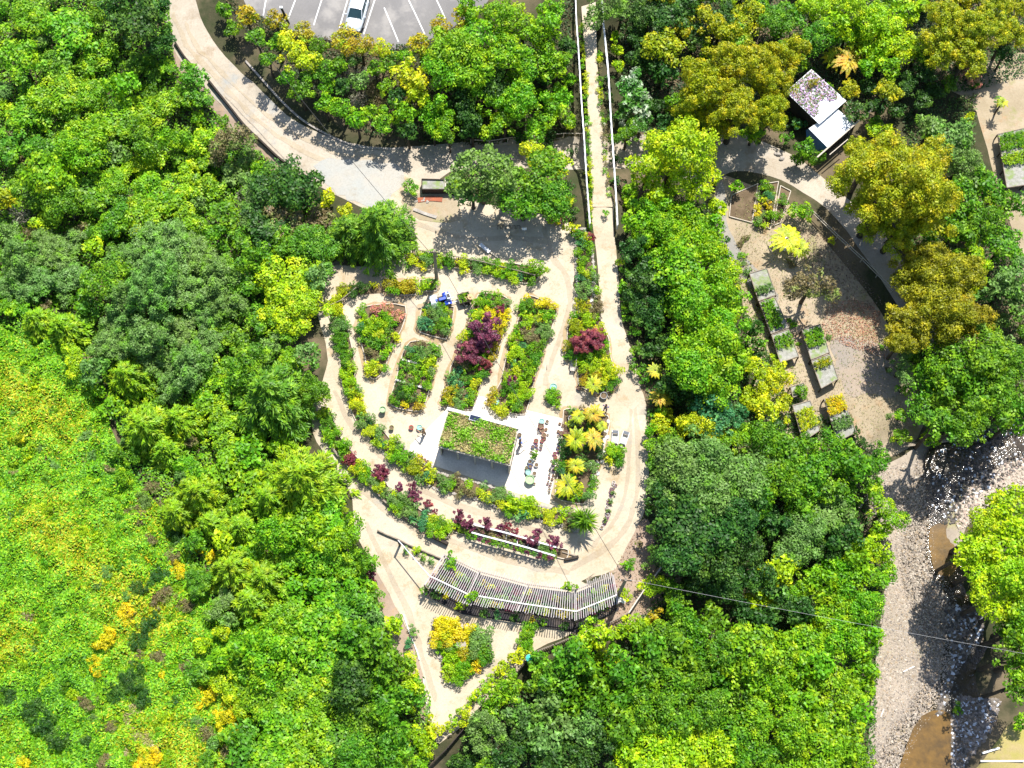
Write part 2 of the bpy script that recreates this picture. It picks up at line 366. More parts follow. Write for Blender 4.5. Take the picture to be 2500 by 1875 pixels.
drape('gravel_pad', [(2028,838),(2060,822),(2110,835),(2168,848),(2182,900),(2200,940),(2188,968),(2120,964),(2072,968),(2050,925),(2036,880)], .042, sandmat('patchy_gravel', (.27,.24,.21), (.33,.27,.21), (.34,.23,.15), (.20,.20,.19)), jit=5)
drape('far_yard', [(2310,210),(2400,150),(2520,130),(2620,200),(2620,700),(2500,700),(2470,560),(2430,440),(2400,330),(2370,250)], .03, M_dry)
drape('river_bank', [(2090,1140),(2170,1130),(2260,1080),(2330,1060),(2460,1010),(2620,1000),(2620,1180),(2440,1180),(2370,1260),(2330,1400),(2310,1560),(2280,1700),(2220,1800),(2170,1900),(2120,1960),(2120,1800),(2140,1600),(2160,1480),(2170,1380),(2150,1260),(2110,1200)], .03, sandmat('river_gravel', (.38,.32,.255), (.31,.265,.21), (.26,.21,.165), (.30,.28,.13)))
drape('river_bank', [(2300,1960),(2380,1880),(2440,1800),(2480,1760),(2620,1700),(2620,1980)], .03, surf('bank_grass', (.32,.30,.06), (.38,.30,.14), .8, .95, .5, 12))
# river water: one sheet a little above the bed
def watermat():
    m = newmat('river_water'); nt = m.node_tree
    col = mixc(nt, ramp(nt, noise(nt, .35, 4), .40, .62), (.05,.034,.014), (.016,.015,.013))
    foam = ramp(nt, noise(nt, .30, 3), .47, .58)
    fine = ramp(nt, noise(nt, 3.2, 6, rough=.75), .60, .72)
    mu = N(nt, 'ShaderNodeMath', operation='MULTIPLY'); nt.links.new(foam, mu.inputs[0]); nt.links.new(fine, mu.inputs[1])
    col = mixc(nt, mu.outputs[0], col, (.72,.74,.78))
    finish(m, col, .12, noise(nt, 3.0, 4), .5, .5, bd=.12); return m
M_water = watermat()
def brownmat():
    m = newmat('shallow_water'); nt = m.node_tree
    col = mixc(nt, ramp(nt, noise(nt, .7, 7, rough=.7), .38, .62), (.17,.095,.022), (.085,.052,.018))
    finish(m, col, .22, noise(nt, 2.0, 3), .15, .4, bd=.05); return m
RIV = [(2620,930),(2500,950),(2440,1000),(2390,1050),(2300,1080),(2262,1110),(2260,1180),(2268,1280),(2262,1360),(2290,1420),(2330,1500),(2330,1620),(2290,1720),(2240,1790),(2190,1900),(2150,1980),(2400,1980),(2400,1860),(2440,1750),(2462,1650),(2462,1540),(2440,1440),(2400,1370),(2370,1300),(2390,1200),(2440,1130),(2520,1100),(2620,1090)]
def level(name, px, z, mat):
    mb = MB(); mb.poly([W(u, v, z) for u, v in smooth_poly(px, 3, 2)]); o = mb.build(name, mat)
    if o.data.polygons[0].normal.z < 0: o.data.flip_normals()
    o['kind'] = 'structure'; return o
level('river', RIV, -6.40, M_water)
level('river_shallows', [(2250,1750),(2320,1745),(2325,1880),(2330,1990),(2170,1990),(2200,1860)], -6.375, brownmat())
level('river_shallows', [(2270,1290),(2330,1280),(2335,1390),(2290,1400),(2272,1350)], -6.375, MATS.get('shallow_water') or bpy.data.materials['shallow_water'])
M_gpatch = sandmat('grey_patch', (.36,.365,.345), (.40,.37,.32), (.33,.30,.25), (.30,.31,.30))
drape('gravel_patch', [(770,400),(830,385),(900,392),(960,405),(985,425),(990,455),(960,470),(930,500),(880,500),(840,480),(800,455)], .040, M_gpatch, jit=6)
M_track = sandmat('wheel_track', (.42,.355,.265), (.36,.30,.22), (.32,.25,.16), (.33,.31,.27))
def _band(center, hw):
    L, R_ = [], []
    for i, (u, v) in enumerate(center):
        a = center[max(i-1, 0)]; b = center[min(i+1, len(center)-1)]; dx, dy = b[0]-a[0], b[1]-a[1]; l = math.hypot(dx, dy); L.append((u-dy/l*hw, v+dx/l*hw)); R_.append((u+dy/l*hw, v-dx/l*hw))
    return L+R_[::-1]
for k, (c_l, hw_) in enumerate([([(425,40),(455,110),(500,160),(560,225),(630,295),(700,345),(770,385),(860,415)], 5),([(455,60),(490,125),(545,180),(610,245),(680,300),(750,345),(840,378),(930,385)], 4),
   ([(1330,560),(1345,620),(1385,680),(1392,740),(1370,820),(1340,900),(1330,940)], 6),([(1480,620),(1490,720),(1500,800),(1525,880),(1545,960),(1556,1060),(1558,1180),(1535,1270),(1490,1330),(1400,1385)], 6),([(1540,1000),(1535,1100),(1530,1180),(1505,1260),(1450,1330)], 4),
   ([(1340,1310),(1240,1270),(1120,1235),(1020,1190),(930,1110),(860,1040),(820,960)], 6),([(1380,1395),(1280,1380),(1160,1340),(1040,1300),(960,1260),(890,1200),(860,1160)], 7),([(900,1290),(950,1400),(1000,1500),(1030,1600),(1060,1700)], 6),([(1000,540),(1120,580),(1250,580),(1340,590)], 6)]):
    drape('wheel_track', _band(c_l, hw_), .0395+.0006*k, M_track, jit=3)
# footbridge deck and ramp path: thick strip lying level
def strip(name, L, R, z, mat, th=.25):
    l = [W(u, v, z) for u, v in smooth_poly(L, 3, .6, closed=False)]; r = [W(u, v, z) for u, v in smooth_poly(R, 3, .6, closed=False)]
    mb = MB(); n = len(l)
    for i in range(n-1):
        mb.poly([l[i], r[i], r[i+1], l[i+1]][::-1])
        for q in (l, r): mb.poly([q[i], q[i+1], (q[i+1][0], q[i+1][1], z-th), (q[i][0], q[i][1], z-th)])
        mb.poly([(l[i][0],l[i][1],z-th),(r[i][0],r[i][1],z-th),(r[i+1][0],r[i+1][1],z-th),(l[i+1][0],l[i+1][1],z-th)])
    return mb.build(name, mat)
PL = [(1412,-60),(1418,0),(1424,80),(1430,150),(1434,250),(1440,380),(1446,462),(1447,505)]
PR = [(1452,-60),(1454,0),(1456,80),(1458,150),(1466,250),(1478,380),(1489,462),(1496,505)]
drape('path', [(1444,485),(1494,485),(1498,552),(1507,639),(1512,720),(1518,783),(1537,840),(1553,899),(1566,960),(1545,1000),(1500,960),(1492,899),(1480,840),(1468,783),(1462,700),(1458,639),(1448,552)], .046, M_sand, jit=1)

# ================================================================== FOLIAGE SHAPES
def unit(a): return a/np.maximum(np.linalg.norm(a, axis=1, keepdims=True), 1e-9)
def leaves(pos, nrm, ln, wd, r, along=None, fold=0.0):
    n = len(pos); nrm = unit(nrm)
    t = along if along is not None else r.normal(size=(n, 3))
    t = unit(t-nrm*(t*nrm).sum(1, keepdims=True)); b = np.cross(nrm, t)
    ln = (np.ones(n)*ln*r.uniform(.7, 1.3, n))[:, None]; wd = (np.ones(n)*wd*r.uniform(.75, 1.25, n))[:, None]
    v = np.stack([pos-t*ln*.5, pos+b*wd*.5-t*ln*.05-nrm*fold*wd, pos+t*ln*.5, pos-b*wd*.5-t*ln*.05-nrm*fold*wd], 1)
    return v.reshape(-1, 3)
def quads(nv): return np.arange(nv, dtype=np.int32).reshape(-1, 4)
def lobes(R, r, n, flat=.8, rl=(.26, .42)):
    d = unit(r.normal(size=(n*3, 3))*np.array([1, 1, .9])); d = d[d[:, 2] > -.25][:n]
    ph = r.uniform(0, 6.28, 3); an = np.arctan2(d[:, 1], d[:, 0])
    k = 1+.20*np.sin(2*an+ph[0])+.15*np.sin(3*an+ph[1])+.12*np.sin(5*an+ph[2])
    rad = r.uniform(.36, .88, len(d))*k
    c = d*rad[:, None]*np.array([1, 1, flat])*R
    rr = r.uniform(rl[0], rl[1], len(d))*R
    return np.vstack([c, [[0, 0, .1*R]]]), np.append(rr, .42*R)
def crown_broad(R, seed, leaf=.26, dens=1.0, nl=None, rl=(.17,.40), flat=.72, asp=.62):
    r = np.random.default_rng(seed); n = nl or int(11+R*6); c, rr = lobes(R, r, n, flat, rl)
    P_, N_ = [], []
    for i in range(len(c)):
        k = int(2.6*rr[i]**2*6.28/(leaf*leaf*.5*asp)*.50*dens*r.uniform(.6,1.25))
        d = unit(r.normal(size=(k, 3))+np.array([0, 0, .55])); p = c[i]+d*rr[i]*r.uniform(.62, 1.22, (k, 1))*np.array([1, 1, .85])
        dd = ((p[:, None]-c[None])**2).sum(2)**.5/rr[None]; dd[:, i] = 9
        ok = dd.min(1) > .74
        P_.append(p[ok]); N_.append((d+r.normal(size=(k, 3))*.62+np.array([0, 0, .30]))[ok])
    p = np.vstack(P_); nn = np.vstack(N_)
    return leaves(p, nn, leaf, leaf*asp, r, fold=.12)
def crown_conifer(R, seed, Hh=1.5, levels=9, droop=.35):
    r = np.random.default_rng(seed); P_, T_, N_ = [], [], []
    for l in range(levels):
        f = l/(levels-1); z0 = R*(Hh*(1-f)-.45); br = R*(.12+.88*f**.75); nb = int(6+8*f)
        for k in range(nb):
            a = 6.283*(k+r.uniform(-.3, .3))/nb+l*.7; L = br*r.uniform(.78, 1.12); m = int(10+L*30)
            s = r.uniform(.08, 1, m)**.8; dx = math.cos(a); dy = math.sin(a)
            side = r.normal(size=m)*.17*L*(1.1-s*.8)
            z = z0+.28*L*s-droop*2.0*L*s*s*.55+r.normal(size=m)*.04*R
            p = np.stack([dx*L*s-dy*side, dy*L*s+dx*side, z-np.abs(side)*.4], 1)
            sg = np.sign(side)*.75
            t = np.stack([dx-dy*sg, dy+dx*sg, -.15-.5*s], 1)
            P_.append(p); T_.append(t+r.normal(size=(m, 3))*.18); N_.append(np.stack([dx*.35+0*s, dy*.35+0*s, 1+0*s], 1)+r.normal(size=(m, 3))*.4)
    return leaves(np.vstack(P_), np.vstack(N_), .50, .12, r, along=np.vstack(T_), fold=.3)
def crown_fern(R, seed, nf=15, arch=.28):
    r = np.random.default_rng(seed); V = []
    for k in range(nf):
        a = 6.283*k/nf+r.uniform(-.12, .12); L = R*r.uniform(.82, 1.1); dx, dy = math.cos(a), math.sin(a); m = 17
        s = np.linspace(.10, 1, m); z = arch*R*(2.2*s-2.9*s*s)+r.uniform(-.05, .05)*R; zt = arch*(2.2-5.8*s)
        wd = .25*R*np.sin(np.pi*np.clip(s*.93+.07, 0, 1))**.75*(1.12-s*.62)
        base = np.stack([dx*L*s, dy*L*s, z], 1)
        for sg in (-1, 1):
            t = np.stack([dx*.75-dy*sg+0*s, dy*.75+dx*sg+0*s, -.30+0*s], 1); t = unit(t)
            nn = np.stack([-dx*zt*.5, -dy*zt*.5, 1+0*s], 1)+r.normal(size=(m, 3))*.12
            V.append(leaves(base+t*wd[:, None]*.5, nn, wd*1.0, L*.10, r, along=t, fold=0))
    return np.vstack(V)
def crown_spiky(R, seed, n=230, w_=.07):
    r = np.random.default_rng(seed); d = unit(r.normal(size=(n, 3))+np.array([0, 0, .35])); L = R*r.uniform(.75, 1.05, (n, 1))
    nn = np.cross(d, r.normal(size=(n, 3)))+np.array([0, 0, .6])
    return leaves(d*L*.55, nn, (L*.95)[:, 0], w_*R*1.6, r, along=d, fold=.2)
def crown_maple(R, seed, n=26, leaf=.15):
    r = np.random.default_rng(seed); P_, N_ = [], []
    for k in range(n):
        d = unit(r.normal(size=(1, 3))*np.array([1, 1, .6])+np.array([0, 0, .25]))[0]; c = d*R*r.uniform(.3, .88); q = R*r.uniform(.14, .25)
        m = int(q*q*6.28/(leaf*leaf*.3)*1.5)
        e = unit(r.normal(size=(m, 3))+np.array([0, 0, .6])); P_.append(c+e*q*r.uniform(.5, 1.1, (m, 1))*np.array([1, 1, .6])); N_.append(e+r.normal(size=(m, 3))*.5+np.array([0, 0, .6]))
    return leaves(np.vstack(P_), np.vstack(N_), leaf, leaf*.6, r)
def crown_twig(R, seed, n=300):
    r = np.random.default_rng(seed); d = unit(r.normal(size=(n, 3))+np.array([0, 0, .4])); s = r.uniform(.4, 1.0, (n, 1))
    return leaves(d*R*s*np.array([1, 1, .7]), r.normal(size=(n, 3))+np.array([0, 0, .7]), .42, .045, r, along=d+r.normal(size=(n, 3))*.6)
CR = {}
def crown(kind, R):
    sizes = {'b': (.35,.6,1.0,1.6,2.4,3.3,4.4), 'f': (1.0,1.8,2.8,4.2), 'c': (1.2,2.0,3.0,4.2), 'g': (.6,1.1,1.7), 'm': (.5,.9,1.5), 't': (.6,1.2,2.0), 'e': (.7,1.1,1.6), 's': (.5,1.1), 'p': (.3,.45,.7)}[kind]
    s = min(sizes, key=lambda q: abs(math.log(q/R)))
    nv = 3 if kind in 'bcp' else (4 if kind == 'e' else 2)
    k = (kind, s, random.randrange(nv))
    if k not in CR:
        sd = int(s*100)+k[2]*1000+ord(kind)
        if kind == 'b': v = crown_broad(s, sd, leaf={.35:.15,.6:.19,1.0:.24,1.6:.28,2.4:.31,3.3:.33,4.4:.35}[s]*(.78,1.0,1.22)[k[2]])
        elif kind == 'p': v = crown_broad(s, sd, leaf={.3:.13,.45:.16,.7:.18}[s], nl=7, rl=(.3,.5), dens=.75, asp=.5)
        elif kind == 'f': v = crown_broad(s, sd, leaf=.19, nl=int(34+s*26), rl=(.10, .19) if s > 2 else (.14,.26), flat=.9, dens=1.15)
        elif kind == 'g': v = crown_broad(s, sd, leaf=.17, nl=int(16+s*12), rl=(.16,.28), flat=.55, dens=.8, asp=.4)
        elif kind == 'c': v = crown_conifer(s, sd)
        elif kind == 'm': v = crown_maple(s, sd)
        elif kind == 't': v = crown_twig(s, sd, int(180+s*260))
        elif kind == 'e': v = crown_fern(s, sd, nf=(13,15,17,12)[k[2]], arch=(.22,.32,.28,.38)[k[2]])
        else: v = crown_spiky(s, sd)
        CR[k] = npmesh({'b':'crown','p':'foliage','f':'crown','g':'foliage','c':'crown','m':'crown','t':'twigs','e':'fronds','s':'blades'}[kind], v, quads(len(v)), LM('mid'))
    return CR[k], R/s
# trunks, unit height 1, few limbs
def trunk_mesh(seed):
    r = random.Random(seed); mb = MB()
    mb.tube([(0,0,-.15),(.02,0,.3),(r.uniform(-.05,.05),r.uniform(-.05,.05),.7),(0,0,1.0)], [.075,.055,.04,.018], 7)
    for k in range(4):
        a = k*1.57+r.uniform(-.4,.4); h = r.uniform(.4,.7)
        mb.tube([(0,0,h),(math.cos(a)*.16,math.sin(a)*.16,h+.16),(math.cos(a)*.36,math.sin(a)*.36,h+.26)], [.034,.024,.010], 5)
    return mb.mesh('trunk', M_bark, True)
TRUNKS = [trunk_mesh(i) for i in range(3)]
def fern_trunk():
    mb = MB(); mb.tube([(0,0,-.1),(.02,.01,.5),(0,0,1)], [.09,.07,.075], 8); return mb.mesh('trunk', M_bark, True)
FTRUNK = fern_trunk()
KN = {'b': ('broadleaf_tree','tree','broadleaf tree'), 'f': ('dense_tree','tree','dense tree'), 'c': ('conifer_tree','conifer','drooping conifer'),
      'm': ('maple_tree','maple','small maple'), 'e': ('tree_fern','tree fern','tree fern'), 's': ('spiky_plant','cabbage tree','spiky tree with blade leaves'),
      't': ('twiggy_shrub','shrub','bare twiggy shrub'), 'g': ('gorse_bush','bush','bushy shrub'), 'p': ('shrub','shrub','round shrub')}
PLACES = [(120,110,'in the scrub at the upper left corner'),(350,60,'in the shade left of the road top'),(300,330,'in the scrub below the upper left corner'),(500,250,'beside the left kerb of the road'),
 (130,520,'at the left edge above the feathery conifers'),(450,650,'in the grey green thicket left of centre'),(620,480,'in the wood below the road bend'),(800,560,'beside the shaded track left of the yard'),(720,720,'left of the flower beds'),
 (560,900,'in the scrub left of the big conifer'),(740,1000,'left of the curved terrace beds'),(330,1050,'between the bright slope and the thicket'),(60,850,'on the left edge of the bright slope'),(100,1200,'in the middle of the bright slope'),(280,1480,'among the gorse on the bright slope'),
 (100,1780,'at the bottom left corner'),(480,1400,'between the conifers and the gorse'),(520,1750,'near the dry grass at the bottom'),(760,1300,'left of the path to the shade house'),(800,1600,'in the wood left of the triangular bed'),(950,1820,'at the bottom edge left of the fence'),(680,1820,'at the bottom left of centre'),
 (620,60,'in the hedge left of the parking bays'),(780,100,'in the hedge by the parked car'),(1000,110,'in the hedge below the right parking bays'),(850,220,'on the bank between hedge and road'),(1100,200,'on the bank left of the footbridge'),(1320,60,'left of the footbridge top'),(1350,250,'beside the middle of the footbridge'),
 (1250,440,'beside the road left of the footbridge'),(1520,120,'right of the footbridge top'),(1620,380,'right of the footbridge above the road'),(1780,200,'left of the white roofed shed'),(1850,60,'at the top edge above the shed'),(2080,110,'above the white roofed shed'),(2350,60,'at the upper right corner'),(2150,230,'right of the white roofed shed'),
 (2180,450,'below the white roofed shed'),(2400,420,'beside the far right benches'),(2400,620,'at the right edge below the far benches'),(2290,740,'beside the brown leaf litter'),(2350,930,'above the river bend'),(2470,800,'at the right edge above the river'),
 (1640,520,'between footbridge and grey path'),(1700,700,'in the bright thicket left of the grey path'),(1620,850,'in the bright thicket beside the curved path'),(1880,950,'left of the lower nursery benches'),(1680,1050,'in the wood right of the curved path'),(1620,1250,'in the dark wood beside the path bend'),(1850,1150,'in the wood below the lower benches'),
 (2080,1180,'beside the river gravel'),(2000,1350,'in the wood left of the river gravel'),(1850,1400,'in the middle of the riverside wood'),(1700,1500,'below the overhead cable'),(1480,1600,'just below the shade house'),(1300,1700,'right of the long diagonal fence'),(1200,1820,'at the bottom edge right of the fence'),(1550,1780,'at the bottom edge right of centre'),(1800,1760,'at the bottom edge left of the river'),(2050,1650,'beside the pale river stones'),
 (2400,1350,'on the right bank of the river'),(2470,1600,'on the lower right bank'),(1270,600,'along the picket fence hedge'),(1430,660,'in the strip between yard and ramp path'),(2000,780,'among the lower nursery benches'),(1920,560,'by the lower raised beds')]
def place(u, v): return min(PLACES, key=lambda q: (q[0]-u)**2+(q[1]-v)**2)[2]
PKIND = {'brt':'leafy_shrub','mid':'glossy_shrub','lime':'lime_leaved_shrub','yg':'golden_leaved_shrub','gry':'silvery_shrub','brn':'russet_shrub','pur':'purple_leaved_shrub','pnk':'azalea','yel':'yellow_flowering_shrub','org':'orange_tipped_shrub','blu':'blue_leaved_shrub','drk':'evergreen_shrub','olv':'olive_leaved_shrub','red':'red_leaved_shrub','wht':'variegated_shrub','gold':'tawny_shrub'}
CLEAR = [(1990,240,78),(2030,320,60),(1962,1020,52),(2048,1012,56),(1900,760,60),(1900,850,40),(1995,860,50),(1850,660,40),(1790,590,34),(1940,880,34),(2130,1060,50),(2120,860,70),(1870,700,40)]
TREES = []
def tree(kind, u, v, rpx, col, hz=None, label=None, name=None, tr=True, group=None):
    R = rpx/27.0*.98
    nm, cat, words = KN[kind]; low = False
    zc = {'b': R*1.05+.25, 'f': R*1.1+.3, 'c': R*.75, 'm': R*.9+.3, 'e': R*.9+.8, 's': R*.8, 't': R*.6, 'g': R*.45, 'p': R*.6}[kind]
    if kind in 'bf' and R > 1.2: zc = R*(random.uniform(1.25, 2.1) if (u > 930 or (v < 130 and u > 230)) else random.uniform(.55, .95))+.5; low = not (u > 930 or (v < 130 and u > 230))
    if kind in 'bf' and 540 < u < 1250 and 90 < v < 340 and R > .7: zc = R*.8+2.3; low = False
    if kind == 'f': zc = R*random.uniform(1.2, 1.6)+2.6
    if kind == 'f' and u < 930: zc = R*.85+.5; low = True
    if low and random.random() < .22: zc = R*random.uniform(1.2, 1.7)+.6; low = False
    if hz is not None: zc = hz
    p = P(u, v, zc); gz = tz(p.x, p.y); me, sc = crown(kind, R)
    if kind == 'b' and R < 1.5: nm, cat, words = {'brt':'leafy_bush','mid':'glossy_bush','lime':'lime_leaved_bush','yg':'golden_leaved_bush','drk':'evergreen_bush','gry':'silvery_bush'}.get(col,'bush'), 'bush', 'leafy bush'
    if nm == 'broadleaf_tree': nm = {'drk':'evergreen_tree','gry':'silvery_tree','lime':'lime_leaved_tree'}.get(col, nm)
    if name: nm = name
    if kind in 'bfc' and rpx > 18 and hz is None:
        for a, b, q in CLEAR:
            dd = math.hypot(u-a, v-b)
            if dd < q+rpx*.8: rpx = min(rpx, max(12, (dd-q*.72)/.95))
        R2 = rpx/27.0*.98
        if R2 < R: zc *= R2/R; R = R2; p = P(u, v, zc); gz = tz(p.x, p.y); me, sc = crown(kind, R)
    rz = random.uniform(0, 6.28); m = LM(col)
    root = empty(nm, (p.x, p.y, gz), rz)
    cn = me.name.split('.')[0]
    inst(cn, me, root, (0, 0, zc), (random.uniform(-.08,.08)*(2.5 if kind == 'e' else 1), random.uniform(-.08,.08)*(2.5 if kind == 'e' else 1), 0), (sc*random.uniform(.94,1.06), sc*random.uniform(.94,1.06), sc*(.62 if low else random.uniform(.85,1.1))), m)
    if tr:
        th = zc+(0 if kind in 'es' else R*.15)
        if kind in 'es': inst('trunk', FTRUNK, root, (0,0,0), (0,0,0), (1.2,1.2,zc))
        else: inst('trunk', random.choice(TRUNKS), root, (0,0,0), (0,0,0), (min(th*1.1, R*1.7), min(th*1.1, R*1.7), th))
    size = 'small' if rpx < 24 else ('large' if rpx > 85 else '')
    if kind in 'ec' : size = ''
    want(root, label or ' '.join(x for x in (size, LV[col][3], words, place(u, v)) if x), cat, u, v, group)
    TREES.append((u, v, rpx)); return root

# ---- the trees and bushes, centre and radius in overview pixels (scaled by S)
def T(kind, col, lst, **k):
    for q in lst: tree(kind, q[0]*S, q[1]*S, q[2]*S, col, **k)
# upper left scrub
T('b','drk',[(1228,400,16),(1232,430,16),(1236,330,14),(1238,460,14),(1312,170,14),(1318,210,14),(1325,300,15),(1330,345,16),(1335,390,16),(1320,250,14)])
T('b','drk',[(300,50,60),(255,15,42),(350,95,34),(335,30,40)])
T('b','brt',[(60,40,60),(150,70,62),(210,120,50),(40,130,55),(120,200,58),(60,250,52),(200,215,55),(265,190,45),(255,260,50),(190,290,50),(330,250,48),(385,215,36)])
T('b','mid',[(415,165,42),(430,212,34),(130,140,50),(300,300,45),(20,320,45),(100,320,45),(400,330,40)])
T('b','brt',[(170,345,60),(110,380,62),(250,400,48),(380,300,40),(340,420,52),(450,400,40),(300,470,50),(395,465,44)])
T('b','mid',[(200,420,60),(250,470,45)])
T('b','lime',[(330,340,40),(400,390,36),(290,355,34),(140,330,36)])
T('b','mid',[(145,440,55),(60,420,50),(230,500,40)])
T('b','brn',[(500,300,44),(30,290,22),(60,345,18),(470,345,26),(235,450,20)])
T('t','ded',[(60,420,30),(50,460,34),(545,430,42)])
T('b','olv',[(5,435,34)])
T('b','drk',[(600,395,62),(650,410,56),(560,480,46),(590,510,44)])
T('b','gry',[(550,455,40),(545,410,36)])
T('b','brn',[(610,470,40),(640,500,42),(690,470,34)])
T('b','mid',[(655,520,52),(615,535,40),(700,545,48),(520,520,34)])
T('b','yg',[(708,430,26),(745,455,24),(230,440,14),(283,440,12)])
T('c','cdk',[(820,500,92),(755,505,62)])
T('b','lime',[(625,600,60),(665,650,52),(640,680,48),(600,650,40)])
T('f','gry',[(360,540,78),(300,560,66),(420,560,62),(330,620,72),(410,630,70),(470,600,52),(450,670,55),(290,640,55),(100,550,60),(40,560,50),(150,600,44),(80,610,48),(150,530,40),(490,660,40),(240,740,58),(320,730,52),(390,720,46),(270,690,44),(330,780,48),(410,790,50),(370,830,40),(20,620,40),(455,740,40)])
T('b','mid',[(230,600,50),(520,600,48),(550,560,44),(190,660,40),(500,720,46),(530,780,44),(560,690,36)])
T('b','brn',[(260,668,22),(70,505,20),(180,500,26),(100,665,18),(410,955,20)])
T('c','con',[(80,695,44),(142,712,50),(280,815,62),(320,925,72),(390,915,60),(360,975,48),(430,1070,66),(385,1110,52),(455,1130,48),(525,1140,48),(505,1235,62),(575,1250,62),(545,1300,56)])
T('c','cdk',[(590,860,104)])
T('c','con',[(655,1045,104),(590,1085,70)])
T('b','brt',[(500,850,40),(470,900,44),(440,870,36),(480,960,44),(540,970,46),(490,1020,44),(540,1050,42),(470,800,36),(420,1010,34),(600,1150,50),(655,1145,56),(710,1120,50),(745,1165,44),(690,1190,56),(640,1200,50),(740,1220,50),(770,1270,42),(700,1260,46),(650,1270,46),(620,1330,54),(690,1350,54),(580,1360,46),(550,1390,44),(520,1430,44),(580,1430,50),(640,1400,52),(640,1480,52),(580,1500,50),(530,1490,38),(600,1570,54),(660,1560,52),(700,1500,46),(700,1420,48),(670,1640,52),(590,1640,52)])
T('b','mid',[(760,1330,50),(800,1300,34),(730,1300,40),(770,1380,44),(820,1400,44),(850,1440,44),(790,1440,58),(870,1500,44),(840,1520,48),(780,1530,56),(740,1590,52),(800,1600,52),(860,1590,44),(520,1590,42),(530,1640,42),(840,1640,44),(760,1640,50)])
T('b','drk',[(755,1480,52),(775,1345,34)])
T('b','lime',[(730,1440,36),(880,1460,34),(890,1510,28),(850,1350,24),(905,1590,22),(925,1610,24),(870,1640,30)])
T('m','red',[(800,1240,16),(802,1258,14),(822,1022,20)])
# slope gorse and brown bushes
T('g','yel',[(272,1328,27),(230,1378,30),(210,1440,24),(325,1206,16),(382,1232,22),(492,1548,36),(452,1500,26),(455,1205,18),(430,1190,13),(320,1652,34),(350,1455,13),(45,1650,20),(425,1525,16),(490,1510,16)])
T('g','brn',[(330,1055,22),(297,1115,24),(305,1085,18),(350,1090,16),(330,1165,22),(350,1290,28),(395,1305,26),(300,1420,22),(340,1420,20),(190,1520,26),(240,1570,20),(230,1650,24),(60,1335,18),(400,1440,20),(440,1580,26),(500,1640,30),(280,1330,14),(375,1205,22),(180,1345,10),(270,1390,14),(455,1320,18),(560,1555,18),(590,1620,22)])
T('g','drk',[(280,1470,34),(310,1500,30),(250,1500,26),(300,1380,30),(330,1340,26),(70,1540,30),(100,1560,32),(130,1600,30),(20,1500,24),(340,1250,28),(300,1270,24),(380,1160,26),(190,1600,18),(380,1520,18)])
T('g','gry',[(230,1240,20),(205,1255,20),(310,1080,26),(20,1110,16),(90,960,20),(120,1010,18),(100,1150,14),(150,1290,14),(280,955,22),(420,1560,20)])
T('b','olv',[(40,950,16)])
# hedge and bank by the car park
T('b','org',[(533,38,34),(598,48,28),(655,72,28),(738,82,34),(778,98,36),(905,98,32),(955,62,30),(1000,40,34)])
T('b','mid',[(485,25,28),(500,65,26),(555,85,30),(600,95,28),(690,100,24),(580,130,26),(620,170,26),(650,200,30),(700,150,34),(735,140,30),(840,135,28),(810,150,26)])
T('b','yg',[(640,120,46),(830,108,26),(885,170,46),(900,205,34)])
T('b','brt',[(975,110,60),(1020,150,54),(960,170,58),(1030,80,50),(1090,110,52),(1130,60,46),(1180,60,44),(1080,40,48),(1180,110,40),(1010,20,40),(1130,220,52),(1090,260,46),(1170,260,46),(1210,210,34),(1200,150,40),(700,225,28),(740,235,30),(770,262,30),(830,262,32),(870,245,34),(800,245,26),(930,240,34),(965,265,36),(1060,215,40),(1190,20,34),(1140,140,44),(935,280,24)])
T('b','drk',[(1060,160,46),(1000,235,44),(1020,280,34),(880,285,30),(740,190,26),(1130,300,26),(1180,300,26)])
T('t','ded',[(762,170,40),(800,160,24),(775,215,26)])
T('t','brn',[(808,208,30),(830,235,22)])
T('b','gry',[(775,175,30)])
# beside the footbridge
T('b','gry',[(1300,22,44),(1342,30,30)])
T('b','lime',[(1333,110,20),(1330,80,16),(1335,145,20)])
T('b','wht',[(1365,185,36),(1378,225,44),(1350,250,28),(1385,265,30)])
T('b','lime',[(1455,330,86),(1400,360,50),(1500,390,56),(1420,420,44),(1470,280,40)])
T('b','gry',[(1040,370,72),(1085,410,56),(1020,420,40)])
T('b','mid',[(1170,390,72),(1130,430,54),(1190,440,50)])
T('b','yg',[(1165,345,40),(1205,360,34),(1225,440,20),(1235,495,17),(1200,480,14)])
T('m','pur',[(1195,470,18),(1215,470,16),(1130,462,18)])
# upper right wood
T('f','olv',[(1520,195,78),(1590,140,72),(1660,170,74),(1590,235,66),(1660,245,58),(1700,120,50),(1500,235,44),(1555,270,36)])
T('b','drk',[(1400,30,48),(1370,70,40),(1440,40,48),(1390,130,38),(1430,160,40),(1500,80,40),(1450,270,34),(1480,20,40),(1560,45,40),(1410,300,24)])
T('b','olv',[(1430,105,52),(1545,60,46),(1610,50,50),(1475,60,34)])
T('b','mid',[(1680,60,48),(1640,20,44),(1760,80,48),(1720,140,40),(1750,150,36),(1700,30,44),(1580,90,44)])
T('b','lime',[(1760,25,48),(1830,20,50),(1890,55,52),(1940,90,52),(1900,110,46),(1860,90,44),(1960,30,46),(1800,60,46),(1985,110,40)])
T('b','brt',[(1900,20,44),(1830,70,40),(1920,150,36),(1870,150,30)])
T('f','olv',[(2050,50,64),(2110,70,60),(2150,30,60),(2090,120,48),(2030,100,50),(2180,70,40)])
T('b','drk',[(2000,150,36),(1960,190,34),(1990,220,30),(2170,120,30),(1900,230,26),(1940,240,28),(2020,200,26),(1880,190,26)])
T('e','ofr',[(1835,130,46)], label='orange and golden tree fern above the white roofed shed')
T('e','frn',[(1805,125,36)])
T('m','pnk',[(2095,160,28),(2110,180,18)])
